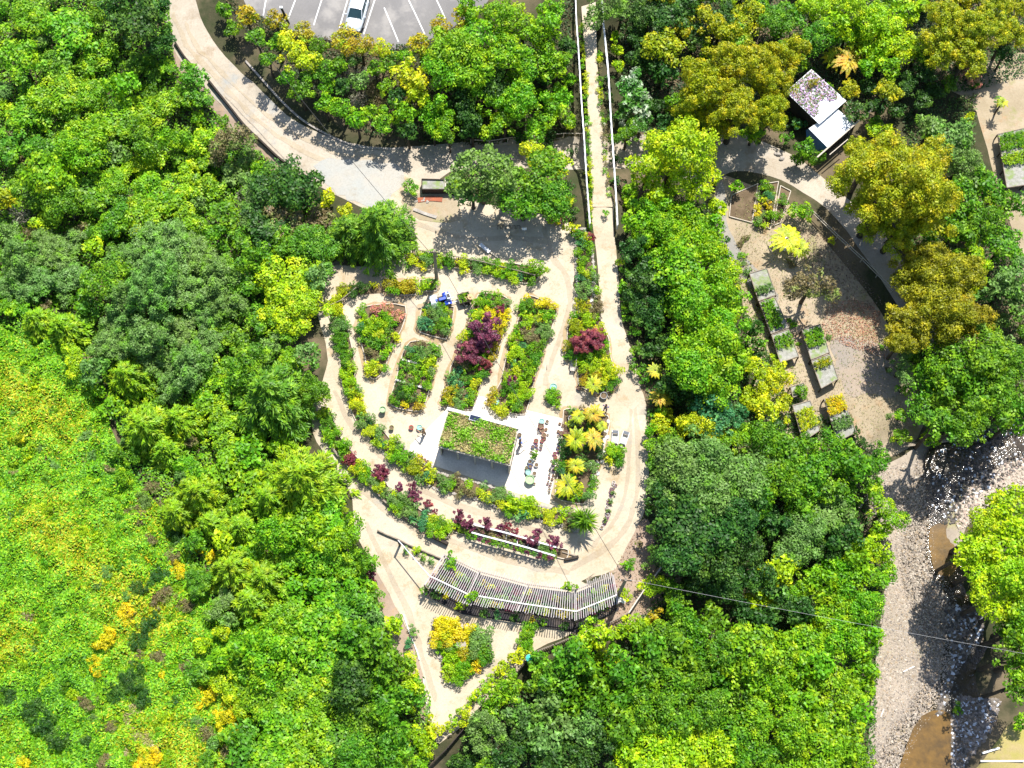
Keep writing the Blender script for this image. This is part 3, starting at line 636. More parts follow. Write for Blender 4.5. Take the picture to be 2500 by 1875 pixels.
T('b','mid',[(1722,265,22),(1735,320,30),(1700,300,18),(1760,340,26),(1725,345,22),(1890,265,20)])
T('b','blu',[(1728,270,20)])
T('f','olv',[(1935,400,118),(1870,350,64),(1890,450,70),(1990,360,70),(2000,450,72),(1940,490,64),(1850,310,34)])
T('b','gry',[(2050,300,58),(2080,350,48),(2010,280,44),(2095,400,40)])
T('b','mid',[(2085,430,50),(2130,400,44),(2120,480,50),(2060,500,46),(2180,440,44),(2170,530,50),(2070,560,30)])
T('b','lime',[(2105,555,34),(2110,600,30),(2140,430,22),(1885,280,24),(1915,285,22)])
T('b','gry',[(2190,600,44),(2200,660,40),(2170,620,40)])
T('f','gold',[(2025,635,110),(1960,700,50),(2080,690,66),(1990,570,60),(2070,590,56),(1945,740,34)], hz=4.6)
T('b','mid',[(2080,800,66),(2030,770,50),(2130,760,60),(2110,850,60),(2050,850,52),(2160,830,56),(2190,780,50),(2000,830,40),(2180,880,44),(1990,880,40)])
for q in [(2035,912,44),(2080,905,46),(2110,925,36),(2160,880,46),(2195,900,44)]: tree('b', q[0]*S, q[1]*S, q[2]*S, 'mid', random.uniform(7.5,9.5))
for q in [(2222,1340,50),(2235,1420,56),(2228,1260,50)]: tree('b', q[0]*S, q[1]*S, q[2]*S, 'brt', random.uniform(9,11))
T('b','gry',[(2150,900,46),(2160,760,40)])
T('b','brt',[(1945,945,22),(2010,945,28),(1945,900,20),(1950,840,18)])
T('b','brn',[(1750,615,46)], hz=4.5, label='slender brown leaved tree leaning over the bare lower yard')
# lower nursery greenery
T('b','brt',[(1590,405,20),(1718,455,26),(1740,460,22),(1655,685,24),(1665,660,20),(1690,735,20),(1765,720,18),(1762,745,18)])
T('e','yg',[(1700,515,46),(1727,537,30)], hz=1.9)
T('b','yg',[(1780,790,20),(2095,255,16),(1795,520,10)])
T('b','yg',[(1665,830,36),(1640,800,30),(1690,870,32),(1650,880,36),(1680,800,28),(1620,860,28),(1700,910,30),(1610,790,28)])
# thicket between the curved path and the grey path
T('b','brt',[(1395,450,38),(1360,420,30),(1430,460,38),(1390,500,44),(1440,510,50),(1495,470,44),(1540,490,36),(1500,530,52),(1560,560,50),(1470,580,58),(1540,620,60),(1580,660,44),(1500,650,60),(1430,560,48),(1360,480,30),(1560,710,50),(1500,720,56),(1450,660,46),(1540,770,58),(1590,760,40),(1500,800,54),(1560,830,50),(1460,770,44),(1360,440,20)])
T('b','lime',[(1530,540,44),(1580,600,42),(1480,610,36),(1540,700,44),(1500,760,44),(1530,810,38),(1400,470,24),(1550,450,30)])
T('b','drk',[(1390,610,38),(1420,640,36),(1380,660,34),(1370,540,34),(1410,700,34),(1440,740,36),(1400,760,26),(1450,830,36),(1510,870,34),(1470,850,30),(1400,580,30)])
T('b','mid',[(1352,590,14),(1352,620,14),(1350,655,14),(1372,720,16),(1376,755,16),(1355,690,12),(1366,790,14),(1388,800,16)])
T('e','ofr',[(1425,858,24)]); T('e','frn',[(1415,800,20),(1440,865,16)])
T('b','yg',[(1475,925,30),(1510,915,34),(1545,925,28),(1430,920,26),(1440,900,20)])
T('b','blu',[(1530,885,42),(1560,910,40),(1590,900,30)])
T('b','brt',[(1405,960,20),(1410,1000,18),(1402,930,18),(1590,950,34),(1420,890,18)])
# riverside wood
T('b','gry',[(1470,1000,60),(1520,980,56),(1560,1010,58),(1500,1060,62),(1450,1060,52),(1550,1080,60),(1600,1040,52),(1430,1010,30),(1650,1010,44)])
T('b','drk',[(1430,1090,42),(1480,1130,58),(1540,1150,60),(1600,1120,54),(1600,1190,54),(1530,1210,54),(1470,1190,50),(1440,1150,40),(1560,1260,48),(1620,1240,44),(1660,1130,44),(1430,1200,30),(1500,1260,34)])
T('b','mid',[(1650,960,50),(1700,980,50),(1740,960,46),(1790,980,48),(1680,1040,48),(1740,1030,48),(1840,1000,48),(1880,1010,44),(1720,1090,46),(1780,1060,46),(1830,1060,40),(1640,1080,40),(1900,960,34),(1880,1050,30)])
T('b','gry',[(1780,1110,50),(1740,1150,50),(1700,1190,48),(1830,1120,40),(1660,1260,46)])
T('b','drk',[(1820,1160,44),(1770,1190,44),(1700,1310,36),(1730,1320,36),(1650,1340,40),(1600,1320,30)])
T('b','lime',[(1680,1235,44),(1710,1215,30),(1740,1080,20),(1640,1290,34),(1290,1375,40),(1260,1395,30),(1310,1420,28),(1900,1150,30),(1890,1190,40)])
T('b','brt',[(1850,1210,46),(1880,1250,44),(1820,1250,46),(1770,1260,44),(1860,1310,48),(1800,1320,48),(1730,1270,36),(1620,1400,58),(1680,1420,52),(1740,1390,48),(1600,1450,46),(1660,1480,48),(1720,1460,46),(1870,1380,44),(1810,1390,48),(1760,1440,46),(1860,1450,42),(1800,1490,48),(1850,1530,42),(1790,1560,48),(1740,1530,46),(1830,1600,44),(1770,1620,50),(1700,1580,50),(1640,1550,50),(1860,1640,36),(1690,1640,50),(1870,1490,30)])
T('b','mid',[(1430,1370,44),(1480,1340,42),(1400,1400,44),(1460,1410,44),(1510,1390,46),(1540,1340,40),(1560,1400,48),(1340,1440,46),(1390,1460,46),(1450,1480,48),(1510,1460,48),(1560,1470,46),(1600,1510,44),(1240,1420,46),(1200,1450,42),(1270,1460,46),(1220,1500,46),(1290,1510,46),(1350,1510,46),(1400,1540,48),(1460,1550,48),(1520,1530,48),(1570,1570,46),(1340,1570,44),(1620,1620,50),(1160,1430,28),(1170,1470,34),(1460,1290,34)])
T('b','gry',[(1180,1520,44),(1130,1540,40),(1220,1570,44),(1170,1600,46),(1270,1570,40),(1060,1560,34),(1030,1600,32)])
T('b','drk',[(1120,1590,40),(1230,1630,46),(1180,1650,40),(1280,1630,40),(1100,1640,34),(1300,1590,36),(1020,1650,24)])
T('b','lime',[(1400,1620,52),(1460,1620,54),(1520,1620,52),(1570,1640,46),(1350,1630,44),(1430,1580,40),(1490,1580,36)])
T('b','org',[(1395,1395,20),(1440,1440,20),(1410,1330,18),(1540,1420,16),(1525,1385,14),(1390,1370,16),(1375,1590,14),(1425,1575,14)])
for q in [(2180,1100,54),(2120,1150,50),(2090,1190,40),(2170,1180,58),(2130,1220,54),(2190,1240,54),(2150,1290,50),(2190,1310,44),(2205,1150,40)]: tree('b', q[0]*S, q[1]*S, q[2]*S, 'lime', random.uniform(8,10.5))
for q in [(2200,1360,44),(2190,1420,46),(2205,1480,40),(2180,1370,34)]: tree('b', q[0]*S, q[1]*S, q[2]*S, 'mid', random.uniform(8,10))
T('b','brt',[(2070,1530,14),(2205,1560,24),(2110,1290,20)])
# along the long fence and the path edges
T('b','yg',[(1005,1540,16),(1000,1560,14),(1112,1420,18),(1090,1440,18),(1075,1455,14),(1128,1408,14),(930,1570,18),(950,1580,16)])
T('b','lime',[(1048,1480,13),(1035,1495,13),(1020,1512,13),(1062,1468,13),(980,1560,13),(968,1572,12),(995,1535,12)])

# ================================================================== FLOWER BEDS
POTM = MB().lathe((0,0,0), [(.0,.0),(.10,.0),(.13,.22),(.115,.22),(.10,.19),(.0,.19)], 10).mesh('pot', M_black, True)
def bed(name_lab, px, hints, sp=17, edge='timber', rp=(11.5,16.5), words='plant', seed=1, skip=0.03, h0=.12, kind='p'):
    rr = random.Random(seed); pl = px if len(px) < 12 else smooth_poly(px, 2, .5)
    if edge == 'timber' and px[0][1] > 430 and px[0][0] > 860 and px[0][0] < 1420:
        cu = sum(p[0] for p in px)/len(px); cv = sum(p[1] for p in px)/len(px); vg = [(p[0]+(p[0]-cu)/math.hypot(p[0]-cu, p[1]-cv)*9-3, p[1]+(p[1]-cv)/math.hypot(p[0]-cu, p[1]-cv)*7) for p in px]
        if len(px) < 26: drape('dirt_verge', vg, .052+seed*.0004, sandmat('verge_dirt', (.40,.31,.20), (.34,.25,.14), (.30,.20,.11), (.42,.36,.27)), 3, 3)
    root = empty('garden_bed', P(sum(p[0] for p in px)/len(px), sum(p[1] for p in px)/len(px)), 0, name_lab, 'garden bed')
    so = drape('soil', pl, .07, M_soil, 1, 0, kind=None, parent=root)
    if so: so.matrix_parent_inverse = Matrix.Translation(-root.location)
    if edge:
        mb = MB(); wp = [P(u, v) for u, v in pl]
        for i in range(len(wp)):
            a, b = wp[i], wp[(i+1) % len(wp)]
            if edge == 'timber': mb.bar(a+Vector((0,0,.08)), b+Vector((0,0,.08)), .07, .24)
            else:
                L = (b-a).length; k = max(1, int(L/.2))
                for j in range(k):
                    q = a.lerp(b, (j+rr.random()*.4)/k); s_ = rr.uniform(.14, .26); mb.box(q+Vector((0,0,.07)), (s_*1.3, s_, s_*.8), rr.uniform(0,3), None)
        e = mb.build('edging', M_pale if edge == 'timber' else M_stone, root); e.matrix_parent_inverse = Matrix.Translation(-root.location)
    sp *= 1.14; us = [p[0] for p in px]; vs = [p[1] for p in px]; row = 0; v = min(vs)+sp*.35
    while v < max(vs):
        u = min(us)+(sp*.5 if row % 2 else 0)
        while u < max(us):
            uu, vv = u+rr.uniform(-.28,.28)*sp, v+rr.uniform(-.28,.28)*sp
            if inside((uu, vv), pl) and rr.random() > skip:
                best = min(hints, key=lambda q: (q[0]-uu)**2+(q[1]-vv)**2); r_ = rr.uniform(*rp)*1.12*(best[3] if len(best) > 3 else 1)
                col = best[2]
                if rr.random() < .16 and col not in ('pur','red'): col = rr.choice(['brt','mid','gry','yg','brt','lime','blu'])
                small_plant(uu, vv, r_, col, name_lab, words, kind)
            u += sp
        v += sp*.84; row += 1
def small_plant(u, v, r_, col, where, words='plant', kind='p', h=0.0, pot=True, az=None):
    R = r_/27.0; me, sc = crown(kind, R); p = P(u, v, h+R*.7); g = Vector((p.x, p.y, tz(p.x, p.y)+h))
    if az is not None: g = Vector(W(u, v, az+R*.7)); g.z = az
    if pot:
        o = inst(PKIND.get(col, 'leafy_shrub'), POTM, None, (g.x, g.y, g.z+.05), (0,0,0), 1.0)
        f_ = inst('foliage', me, o, (0,0,.18+R*.55), (0,0,random.uniform(0,6.28)), (sc,sc,sc*random.uniform(.8,1.2)), LM(col))
    else:
        o = empty('railing_plant', g, random.uniform(0,6.28)); inst('foliage', me, o, (0,0,R*.55), (0,0,0), (sc,sc,sc*random.uniform(.8,1.15)), LM(col))
    t = where.split(' with ')[0]
    lab = f"{LV[col][3]} {words} in the {t}"
    tag(o, lab, 'plant', f"{LV[col][3]} plants in the {t}")
    return o
bed('fan shaped flower bed nearest the left with pink azaleas', [(889,751),(935,744),(990,749),(986,790),(972,822),(955,860),(937,905),(916,928),(900,915),(890,870),(880,830),(874,800),(882,768)],
    [(905,760,'brt'),(928,750,'pnk'),(958,752,'pnk'),(982,752,'pnk'),(975,784,'pnk',.9),(940,775,'brt'),(900,800,'lime'),(960,815,'yg'),(910,840,'mid'),(950,845,'brt'),(905,870,'brn'),(935,880,'brt'),(920,910,'yg')], seed=2)
bed('upper half of the second bed with yellow green leaves', [(1031,751),(1068,745),(1109,751),(1104,790),(1089,830),(1055,822),(1025,812),(1024,780)],
    [(1038,758,'yg'),(1060,770,'gry'),(1090,757,'brt'),(1100,785,'yg'),(1075,800,'mid'),(1035,800,'blu'),(1075,825,'gry')], seed=3)
bed('lower half of the second bed with white boards across', [(1002,835),(1040,838),(1074,850),(1063,895),(1052,940),(1040,980),(1028,1004),(990,1002),(957,991),(956,965),(968,925),(982,870)],
    [(1012,850,'brn'),(1045,860,'gry'),(1000,890,'mid'),(1045,890,'lime'),(985,925,'brn'),(1030,925,'brt'),(975,955,'drk'),(1010,965,'drk'),(965,985,'mid'),(985,990,'yel'),(1005,997,'org'),(1030,980,'lime')], seed=4)
bed('third bed with the large purple maples', [(1167,722),(1205,720),(1245,734),(1238,785),(1222,841),(1199,885),(1181,916),(1170,950),(1152,1002),(1110,995),(1074,982),(1085,960),(1094,947),(1100,899),(1118,864),(1132,820),(1150,777)],
    [(1180,732,'mid'),(1215,735,'brt'),(1235,745,'gry'),(1165,755,'brt'),(1165,775,'yg'),(1190,780,'yel'),(1215,790,'yel',1.1),(1160,800,'brt'),(1225,820,'org'),(1120,890,'brn'),(1110,915,'blu'),(1150,925,'mid'),(1150,955,'brt'),(1095,965,'org'),(1130,975,'gry'),(1140,990,'brt')], seed=5)
bed('fourth bed with the golden hedge on top', [(1288,722),(1325,735),(1359,750),(1353,783),(1335,835),(1318,882),(1300,945),(1283,1012),(1246,1008),(1236,1020),(1193,990),(1205,960),(1222,934),(1240,853),(1257,812),(1272,760)],
    [(1295,722,'yel',1.2),(1320,728,'yel',1.2),(1350,742,'yel',1.2),(1300,750,'mid'),(1340,765,'brt'),(1290,780,'lime'),(1330,800,'gry'),(1268,800,'brt'),(1300,820,'brn'),(1270,850,'lime'),(1310,860,'mid'),(1260,890,'lime'),(1300,895,'brt'),(1250,920,'lime'),(1240,960,'mid'),(1275,960,'lime'),(1210,985,'org'),(1215,1000,'yg'),(1270,1000,'mid')], seed=6)
bed('fifth bed beside the ramp path with a red maple', [(1393,775),(1425,768),(1458,772),(1474,800),(1486,830),(1490,870),(1502,910),(1506,940),(1492,955),(1460,962),(1418,945),(1411,928),(1408,885),(1388,880),(1384,830)],
    [(1400,785,'olv'),(1440,780,'lime'),(1460,800,'yg'),(1400,810,'olv'),(1425,880,'mid'),(1465,870,'brt'),(1430,900,'lime'),(1470,905,'yg'),(1435,930,'org'),(1480,930,'yg'),(1470,950,'mid')], seed=7)
bed('narrow planted strip between yard and ramp path', [(1404,560),(1428,560),(1444,600),(1450,660),(1457,720),(1463,768),(1440,775),(1412,770),(1409,700),(1406,640)],
    [(1420,580,'mid'),(1420,620,'brt'),(1435,645,'brt'),(1425,670,'yg'),(1415,690,'blu'),(1440,700,'gry'),(1425,720,'gry'),(1420,755,'olv'),(1450,750,'brn')], seed=8, edge='stones')
bed('walled bed of golden tree ferns', [(1376,1003),(1400,1000),(1440,1004),(1486,1018),(1482,1060),(1471,1109),(1458,1150),(1443,1192),(1425,1231),(1390,1226),(1356,1213),(1362,1160),(1367,1103),(1374,1050)],
    [(1380,1015,'gry'),(1400,1030,'brn'),(1470,1030,'yg'),(1475,1050,'yg'),(1425,1040,'mid'),(1370,1090,'drk'),(1440,1100,'drk'),(1372,1140,'org'),(1365,1165,'mid'),(1430,1140,'gry'),(1425,1165,'mid'),(1425,1190,'brt'),(1400,1215,'brt'),(1365,1205,'mid'),(1430,1210,'gry')], seed=9, sp=19, skip=.25)
bed('square green bed below the loungers', [(1482,1092),(1505,1090),(1523,1094),(1520,1130),(1512,1138),(1477,1130)], [(1490,1100,'lime'),(1510,1110,'brt'),(1490,1125,'yg'),(1512,1128,'mid')], sp=14, seed=10)
def band(center, hw):
    L, R_ = [], []
    for i, (u, v) in enumerate(center):
        a = center[max(i-1, 0)]; b = center[min(i+1, len(center)-1)]; dx, dy = b[0]-a[0], b[1]-a[1]; l = math.hypot(dx, dy); nx_, ny_ = -dy/l*hw, dx/l*hw
        L.append((u+nx_, v+ny_)); R_.append((u-nx_, v-ny_))
    return L+R_[::-1]
A1 = [(812,735),(828,790),(840,840),(848,880),(850,925),(866,975),(886,1025),(909,1053),(940,1085)]
A2 = [(948,1090),(985,1120),(1025,1148),(1068,1174),(1126,1190),(1190,1206),(1252,1233)]
A3 = [(1262,1236),(1300,1249),(1340,1260),(1380,1270),(1414,1282)]
B1 = [(790,1000),(806,1050),(830,1092),(866,1133),(904,1166),(941,1202)]
B2 = [(948,1208),(984,1238),(1027,1266),(1076,1287),(1100,1300)]
B3 = [(1110,1296),(1160,1308),(1210,1320),(1260,1334),(1310,1346),(1360,1358),(1385,1362)]
bed('upper part of the inner terrace bed', band(A1, 17), [(812,735,'yg'),(830,790,'gry'),(842,850,'mid'),(858,930,'lime'),(850,960,'yg'),(872,1000,'yg'),(890,1030,'gry'),(915,1060,'gry'),(935,1080,'lime')], sp=15, seed=11)
bed('middle part of the inner terrace bed', band(A2, 20), [(955,1090,'lime'),(985,1115,'brt'),(1000,1130,'mid'),(1020,1140,'olv'),(1040,1160,'yg'),(1065,1175,'gry'),(1090,1185,'gry'),(1115,1190,'brn'),(1140,1200,'brn'),(1150,1190,'lime'),(1185,1205,'yg'),(1215,1210,'gry'),(1240,1230,'brt')], sp=16, seed=12, edge='stones')
bed('right part of the inner terrace bed', band(A3, 18), [(1262,1232,'lime',1.2),(1290,1240,'lime',1.2),(1320,1250,'brn'),(1345,1255,'yg'),(1368,1265,'lime'),(1390,1272,'brn'),(1410,1280,'gry')], sp=17, seed=13, edge='stones')
bed('upper part of the outer terrace bed', band(B1, 15), [(790,1000,'lime'),(800,1035,'mid'),(820,1075,'brt'),(835,1090,'brt'),(857,1120,'red'),(875,1145,'yg'),(895,1160,'brt'),(930,1180,'yg'),(935,1205,'gry')], sp=14, seed=14)
bed('middle part of the outer terrace bed', band(B2, 17), [(950,1205,'yg'),(960,1225,'gry'),(975,1240,'mid'),(1000,1250,'gry'),(1020,1265,'blu'),(1060,1275,'brt'),(1090,1300,'lime')], sp=14, seed=15)
bed('right part of the outer terrace bed behind the rack', [(q[0], q[1]) for q in band([(a[0], a[1]-8) for a in B3], 11)], [(1110,1295,'mid'),(1200,1305,'brn'),(1300,1330,'gry'),(1375,1350,'brt')], sp=18, seed=16, skip=.3)
bed('triangular bed between two paths', [(1056,1519),(1071,1508),(1100,1518),(1135,1534),(1170,1545),(1193,1560),(1198,1590),(1176,1624),(1141,1657),(1112,1668),(1092,1664),(1083,1640),(1074,1600),(1066,1570)],
    [(1070,1525,'yel',1.2),(1095,1530,'yel',1.2),(1125,1545,'yel',1.2),(1080,1550,'yel',1.2),(1085,1570,'org'),(1130,1560,'yel'),(1160,1555,'gry',1.3),(1165,1580,'gry',1.3),(1180,1595,'mid',1.2),(1090,1590,'brt'),(1100,1610,'lime'),(1140,1600,'org'),(1160,1620,'yel'),(1095,1640,'lime'),(1120,1650,'brt'),(1140,1640,'brt')], sp=15, seed=17, edge='stones')
bed('hedge bed right of the picket fence corner', [(1278,1530),(1304,1532),(1298,1570),(1290,1592),(1270,1588)], [(1290,1560,'brt')], sp=13, seed=18, edge=None, words='hedge plant')
bed('raised bed behind the utility pole', [(1005,625),(1040,622),(1100,630),(1180,640),(1260,645),(1310,660),(1308,690),(1250,690),(1180,668),(1110,655),(1040,650),(1008,648)],
    [(1050,632,'brt'),(1100,640,'mid'),(1150,645,'gry'),(1210,650,'brt'),(1240,660,'mid'),(1290,665,'mid'),(1020,640,'yg'),(1080,655,'lime'),(1130,660,'yg'),(1200,672,'lime'),(1240,685,'lime'),(1290,690,'mid')], sp=16, rp=(12,18), seed=19)
bed('small square bed left of the utility pole', [(950,690),(985,688),(1016,690),(1016,720),(985,722),(948,718)], [(965,700,'gold',1.2),(990,705,'org',1.2)], sp=15, seed=20)
bed('dark shaded bed left of the utility pole', [(820,700),(880,695),(940,700),(942,715),(880,720),(825,730)], [(880,705,'drk'),(830,715,'olv'),(920,705,'olv')], sp=17, seed=21, edge=None)
bed('potted block under the utility pole', [(1025,685),(1066,682),(1066,712),(1024,712)], [(1035,695,'lime'),(1055,690,'mid')], sp=14, seed=22)
bed('fallow gravel bed by the grey path', [(1785,478),(1850,450),(1835,545),(1780,530)], [(1790,490,'brn')], sp=30, seed=23, skip=.8)
bed('long thin bed by the grey path', [(1856,452),(1900,445),(1880,560),(1838,548)], [(1870,465,'mid'),(1845,500,'yel'),(1850,530,'yel'),(1862,545,'brt'),(1885,480,'brn')], sp=15, seed=24)
bed('orange soil bed by the lower road', [(1905,455),(1930,468),(1905,545),(1888,552)], [(1905,520,'mid'),(1900,470,'org')], sp=20, seed=25, skip=.5)
bed('round green island in the yard', [(1340,955),(1362,955),(1372,970),(1364,988),(1345,990),(1330,975)], [(1350,970,'brt'),(1360,985,'org')], sp=14, seed=26, edge=None)
# maples and feature plants in the beds (source pixels)
def feat(kind, col, lst, **k):
    for u, v, r_ in lst: tree(kind, u, v, r_, col, **k)
feat('m','pur',[(1180,806,54)], label='largest dark purple maple in the third bed')
feat('m','pur',[(1146,860,40),(1178,838,36)]); feat('m','red',[(1185,892,24),(1222,757,16)])
feat('m','red',[(1415,840,36),(1454,826,36),(1436,832,30)])
feat('m','red',[(1443,580,15)])
feat('m','pur',[(1272,801,11),(1250,928,18),(1300,925,9)])
feat('m','pur',[(930,1150,22),(975,1190,14),(1006,1190,16),(1014,1212,20),(1120,1258,20),(1140,1275,22),(1148,1292,14),(1186,1280,22),(1222,1290,15),(1215,1304,10),(1300,1318,22),(1312,1300,14),(1353,1326,23)])
feat('m','red',[(1045,1230,14),(1062,1248,9),(1240,1285,14),(1256,1300,14),(1268,1318,10),(858,1122,14)])
tree('e',1405,1072,34,'frn',2.2,'largest golden tree fern at the centre of the walled bed'); tree('e',1449,1070,30,'ofr',2.0,'orange tipped tree fern at the right of the walled bed')
tree('e',1449,1010,28,'ofr',1.8,'orange tree fern at the top of the walled bed'); tree('e',1413,1016,22,'frn',1.5); tree('e',1406,1137,25,'frn',1.6,'golden tree fern in the lower middle of the walled bed')
tree('e',1382,1185,33,'frn',1.9,'golden tree fern at the bottom of the walled bed'); tree('e',1449,938,26,'frn',1.6,'golden tree fern in the fifth bed beside the ramp path'); tree('e',1470,1040,16,'frn')
tree('s',1426,1270,40,'cdk',2.0,'dark spiky cabbage tree at the end of the inner terrace bed')
tree('b',1255,1232,24,'lime',1.0,'lime green round bush in the inner terrace bed'); tree('b',1002,460,24,'brt',.9,'small bright green bush by the forked gravel road'); tree('b',1315,655,28,'brt',1.0,'round green bush at the end of the raised bed')
tree('b',1525,1448,20,'lime',.8,'small lime bush beside the right end of the shade house'); tree('b',1532,1380,14,'brt'); tree('b',1100,1370,18,'brt',2.9,'green vine clump on the upper left of the shade house'); tree('b',1155,1458,18,'brt',2.6,'green vine clump breaking through the laths'); tree('b',1390,1430,16,'brt',2.6,'green vine clump on the upper right of the shade house')
for q in [(973,1515,14,'mid'),(1010,1537,14,'gry'),(997,1569,12,'blu'),(958,1515,10,'brt'),(1562,1330,12,'brn'),(1540,1375,12,'mid'),(1580,1380,14,'gry'),(1595,1350,12,'mid'),(2285,300,14,'gry'),(2380,210,16,'mid'),(2440,250,16,'gry')]:
    tree('b', q[0], q[1], q[2], q[3])
tree('e',2447,250,20,'frn',2.4,'small palm like fern on the bare yard at upper right')
# plants growing along the railings of the footbridge
ZB = .34
for i in range(34):
    v = 60+i*15.0; u = 1414+v*.055 if v < 460 else 1440
    small_plant(u+random.uniform(-1,5), v, random.uniform(7,11), random.choice(['brt','yg','lime','mid']), 'row along the left footbridge railing', pot=False, az=ZB if v < 490 else None)
for i in range(24):
    v = 130+i*15.0; small_plant(1461+(v-130)*.072+random.uniform(-3,2), v, random.uniform(6,11), random.choice(['yg','brt','mid','brn']), 'row along the right footbridge railing', pot=False, az=ZB if v < 490 else None)

rq = random.Random(21)
for k in range(46):
    u, v = rq.uniform(1800, 2200), rq.uniform(500, 1080)
    if inside((u, v), [(1800,500),(1900,520),(2010,640),(2120,790),(2190,900),(2230,1050),(2100,1080),(1960,1080),(1870,960),(1850,760),(1800,600)]): tree('g', u, v, rq.uniform(7, 15), rq.choice(['mid','brt','gry','brn','mid']))
for u, v, r_ in [(1480,520,10),(1512,640,14),(1520,700,16),(1530,760,14),(1560,860,14),(1575,930,13),(1590,1100,15),(1592,1180,14),(1588,1240,14)]: tree('b', u, v, r_, rq.choice(['mid','brt','lime']))
# ================================================================== BUILT THINGS
# footbridge
fb = empty('footbridge', W(1455, 340, ZB), 0, 'long straight footbridge crossing over the road between two white railings', 'footbridge')
def par(o, r): o.parent = r; o.matrix_parent_inverse = Matrix.Translation(-r.location); return o
par(strip('deck', PL, PR, ZB, M_sand), fb)
def rail(pts, z, n, name, root, mat, h=1.05, thick=.10):
    w_ = [Vector(W(u, v, z)) for u, v in smooth_poly(pts, 4, 0, closed=False)]
    L = [0]
    for i in range(1, len(w_)): L.append(L[-1]+(w_[i]-w_[i-1]).length)
    def at(s):
        for i in range(1, len(w_)):
            if L[i] >= s: return w_[i-1].lerp(w_[i], (s-L[i-1])/(L[i]-L[i-1]+1e-9))
        return w_[-1]
    top = MB(); mid = MB(); k = int(L[-1]/1.2)
    pm = MB().box((0,0,h/2), (.09,.09,h)).mesh('post', mat)
    for i in range(k+1):
        par(inst('post', pm, None, at(L[-1]*i/k)), root)
    for i in range(k):
        a, b = at(L[-1]*i/k), at(L[-1]*(i+1)/k)
        top.bar(a+Vector((0,0,h+.02)), b+Vector((0,0,h+.02)), thick, .05)
        for q in range(1, 5): mid.bar(a+Vector((0,0,h*q/5)), b+Vector((0,0,h*q/5)), .03, .06)
    par(top.build('handrail', mat), root); par(mid.build('rails', mat), root)
r1 = empty('bridge_railing', W(1405, 300, ZB), 0, 'white railing on the left side of the footbridge', 'railing'); rail([(1403,-60),(1404,0),(1406,60),(1411,130),(1418,250),(1425,350),(1431,450),(1439,556)], ZB, 0, 'l', r1, M_metal, thick=.10)
r2 = empty('bridge_railing', W(1485, 300, ZB), 0, 'white railing on the right side of the footbridge', 'railing'); rail([(1466,-60),(1468,0),(1471,60),(1483,180),(1490,300),(1498,420),(1503,500),(1506,560)], ZB, 0, 'r', r2, M_metal, thick=.10)
pm = MB()
for v in (300, 400):
    for u in (1432, 1476):
        p = W(u, v, ZB); pm.box((p[0], p[1], ZB-2.3), (.3,.3,4.1))
par(pm.build('pier', M_conc), fb)
# concrete slab round the garden building
drape('paving', [(1094,996),(1130,978),(1165,966),(1210,975),(1290,1003),(1380,1024),(1376,1060),(1366,1110),(1352,1170),(1340,1232),(1290,1214),(1225,1192),(1140,1163),(1054,1136),(1030,1118),(1000,1100),(1003,1086),(1050,1040)], .060, M_conc, 1, 0)
# garden building with the living roof
hb = empty('garden_building', P(1160,1075), 0, 'garden building with a grassy living roof and white ridge flashing', 'building')
HZ = 2.7
c0 = [Vector(W(1094,1001,HZ+.35)), Vector(W(1266,1047,HZ+.35)), Vector(W(1246,1138,HZ)), Vector(W(1067,1091,HZ))]
def slab(pts, th, name, mat, root, dz=0):
    mb = MB(); t = [p+Vector((0,0,dz)) for p in pts]; b = [p-Vector((0,0,th-dz)) for p in pts]
    mb.poly(t[::-1]); mb.poly(b)
    for i in range(4): j = (i+1) % 4; mb.poly([t[i], t[j], b[j], b[i]])
    return par(mb.build(name, mat), root)
slab(c0, .16, 'roof', M_pale, hb)
n_ = 5200; r = np.random.default_rng(5); a_, b_ = r.uniform(.02,.98,n_), r.uniform(.03,.97,n_)
c = [np.array(p) for p in c0]
pp = (c[0]*(1-a_[:,None])+c[1]*a_[:,None])*(1-b_[:,None])+(c[3]*(1-a_[:,None])+c[2]*a_[:,None])*b_[:,None]
hh = .5+.5*np.sin(pp[:,0]*2.1+1)*np.sin(pp[:,1]*2.6+.5); pp[:,2] += .05+r.uniform(0,.28,n_)*(.3+hh)
colr = np.where((hh+r.uniform(-.35,.35,n_) > .44)[:,None], np.array([.20,.42,.010]), np.array([.44,.38,.15]))*r.uniform(.6,1.3,(n_,1))
def covermat():
    m = newmat('cover_leaves'); nt = m.node_tree; at = N(nt, 'ShaderNodeAttribute', attribute_name='Col')
    p = N(nt, 'ShaderNodeBsdfPrincipled'); p.inputs['Roughness'].default_value = .6; t = N(nt, 'ShaderNodeBsdfTranslucent'); mx = N(nt, 'ShaderNodeMixShader'); mx.inputs[0].default_value = .25
    o = N(nt, 'ShaderNodeOutputMaterial'); nt.links.new(at.outputs['Color'], p.inputs['Base Color']); nt.links.new(at.outputs['Color'], t.inputs['Color'])
    nt.links.new(p.outputs[0], mx.inputs[1]); nt.links.new(t.outputs[0], mx.inputs[2]); nt.links.new(mx.outputs[0], o.inputs[0]); return m
M_cov = covermat()
v_ = leaves(pp, r.normal(size=(n_,3))*.6+np.array([0,0,.8]), .24, .13, r)
tf = bpy.data.objects.new('roof_planting', npmesh('roof_planting', v_, quads(len(v_)), M_cov, colr)); C.objects.link(tf); par(tf, hb)
mb = MB(); mb.bar(c0[0]+Vector((-.1,.1,.12)), c0[1]+Vector((.25,.0,.12)), .28, .14); par(mb.build('ridge_flashing', M_wstone), hb)
wl = MB(); q = [Vector(((p.x*.94+c0[0].x*.02+c0[2].x*.04), p.y*.97+.03*(c0[0].y+c0[2].y)/2, 0)) for p in c0]
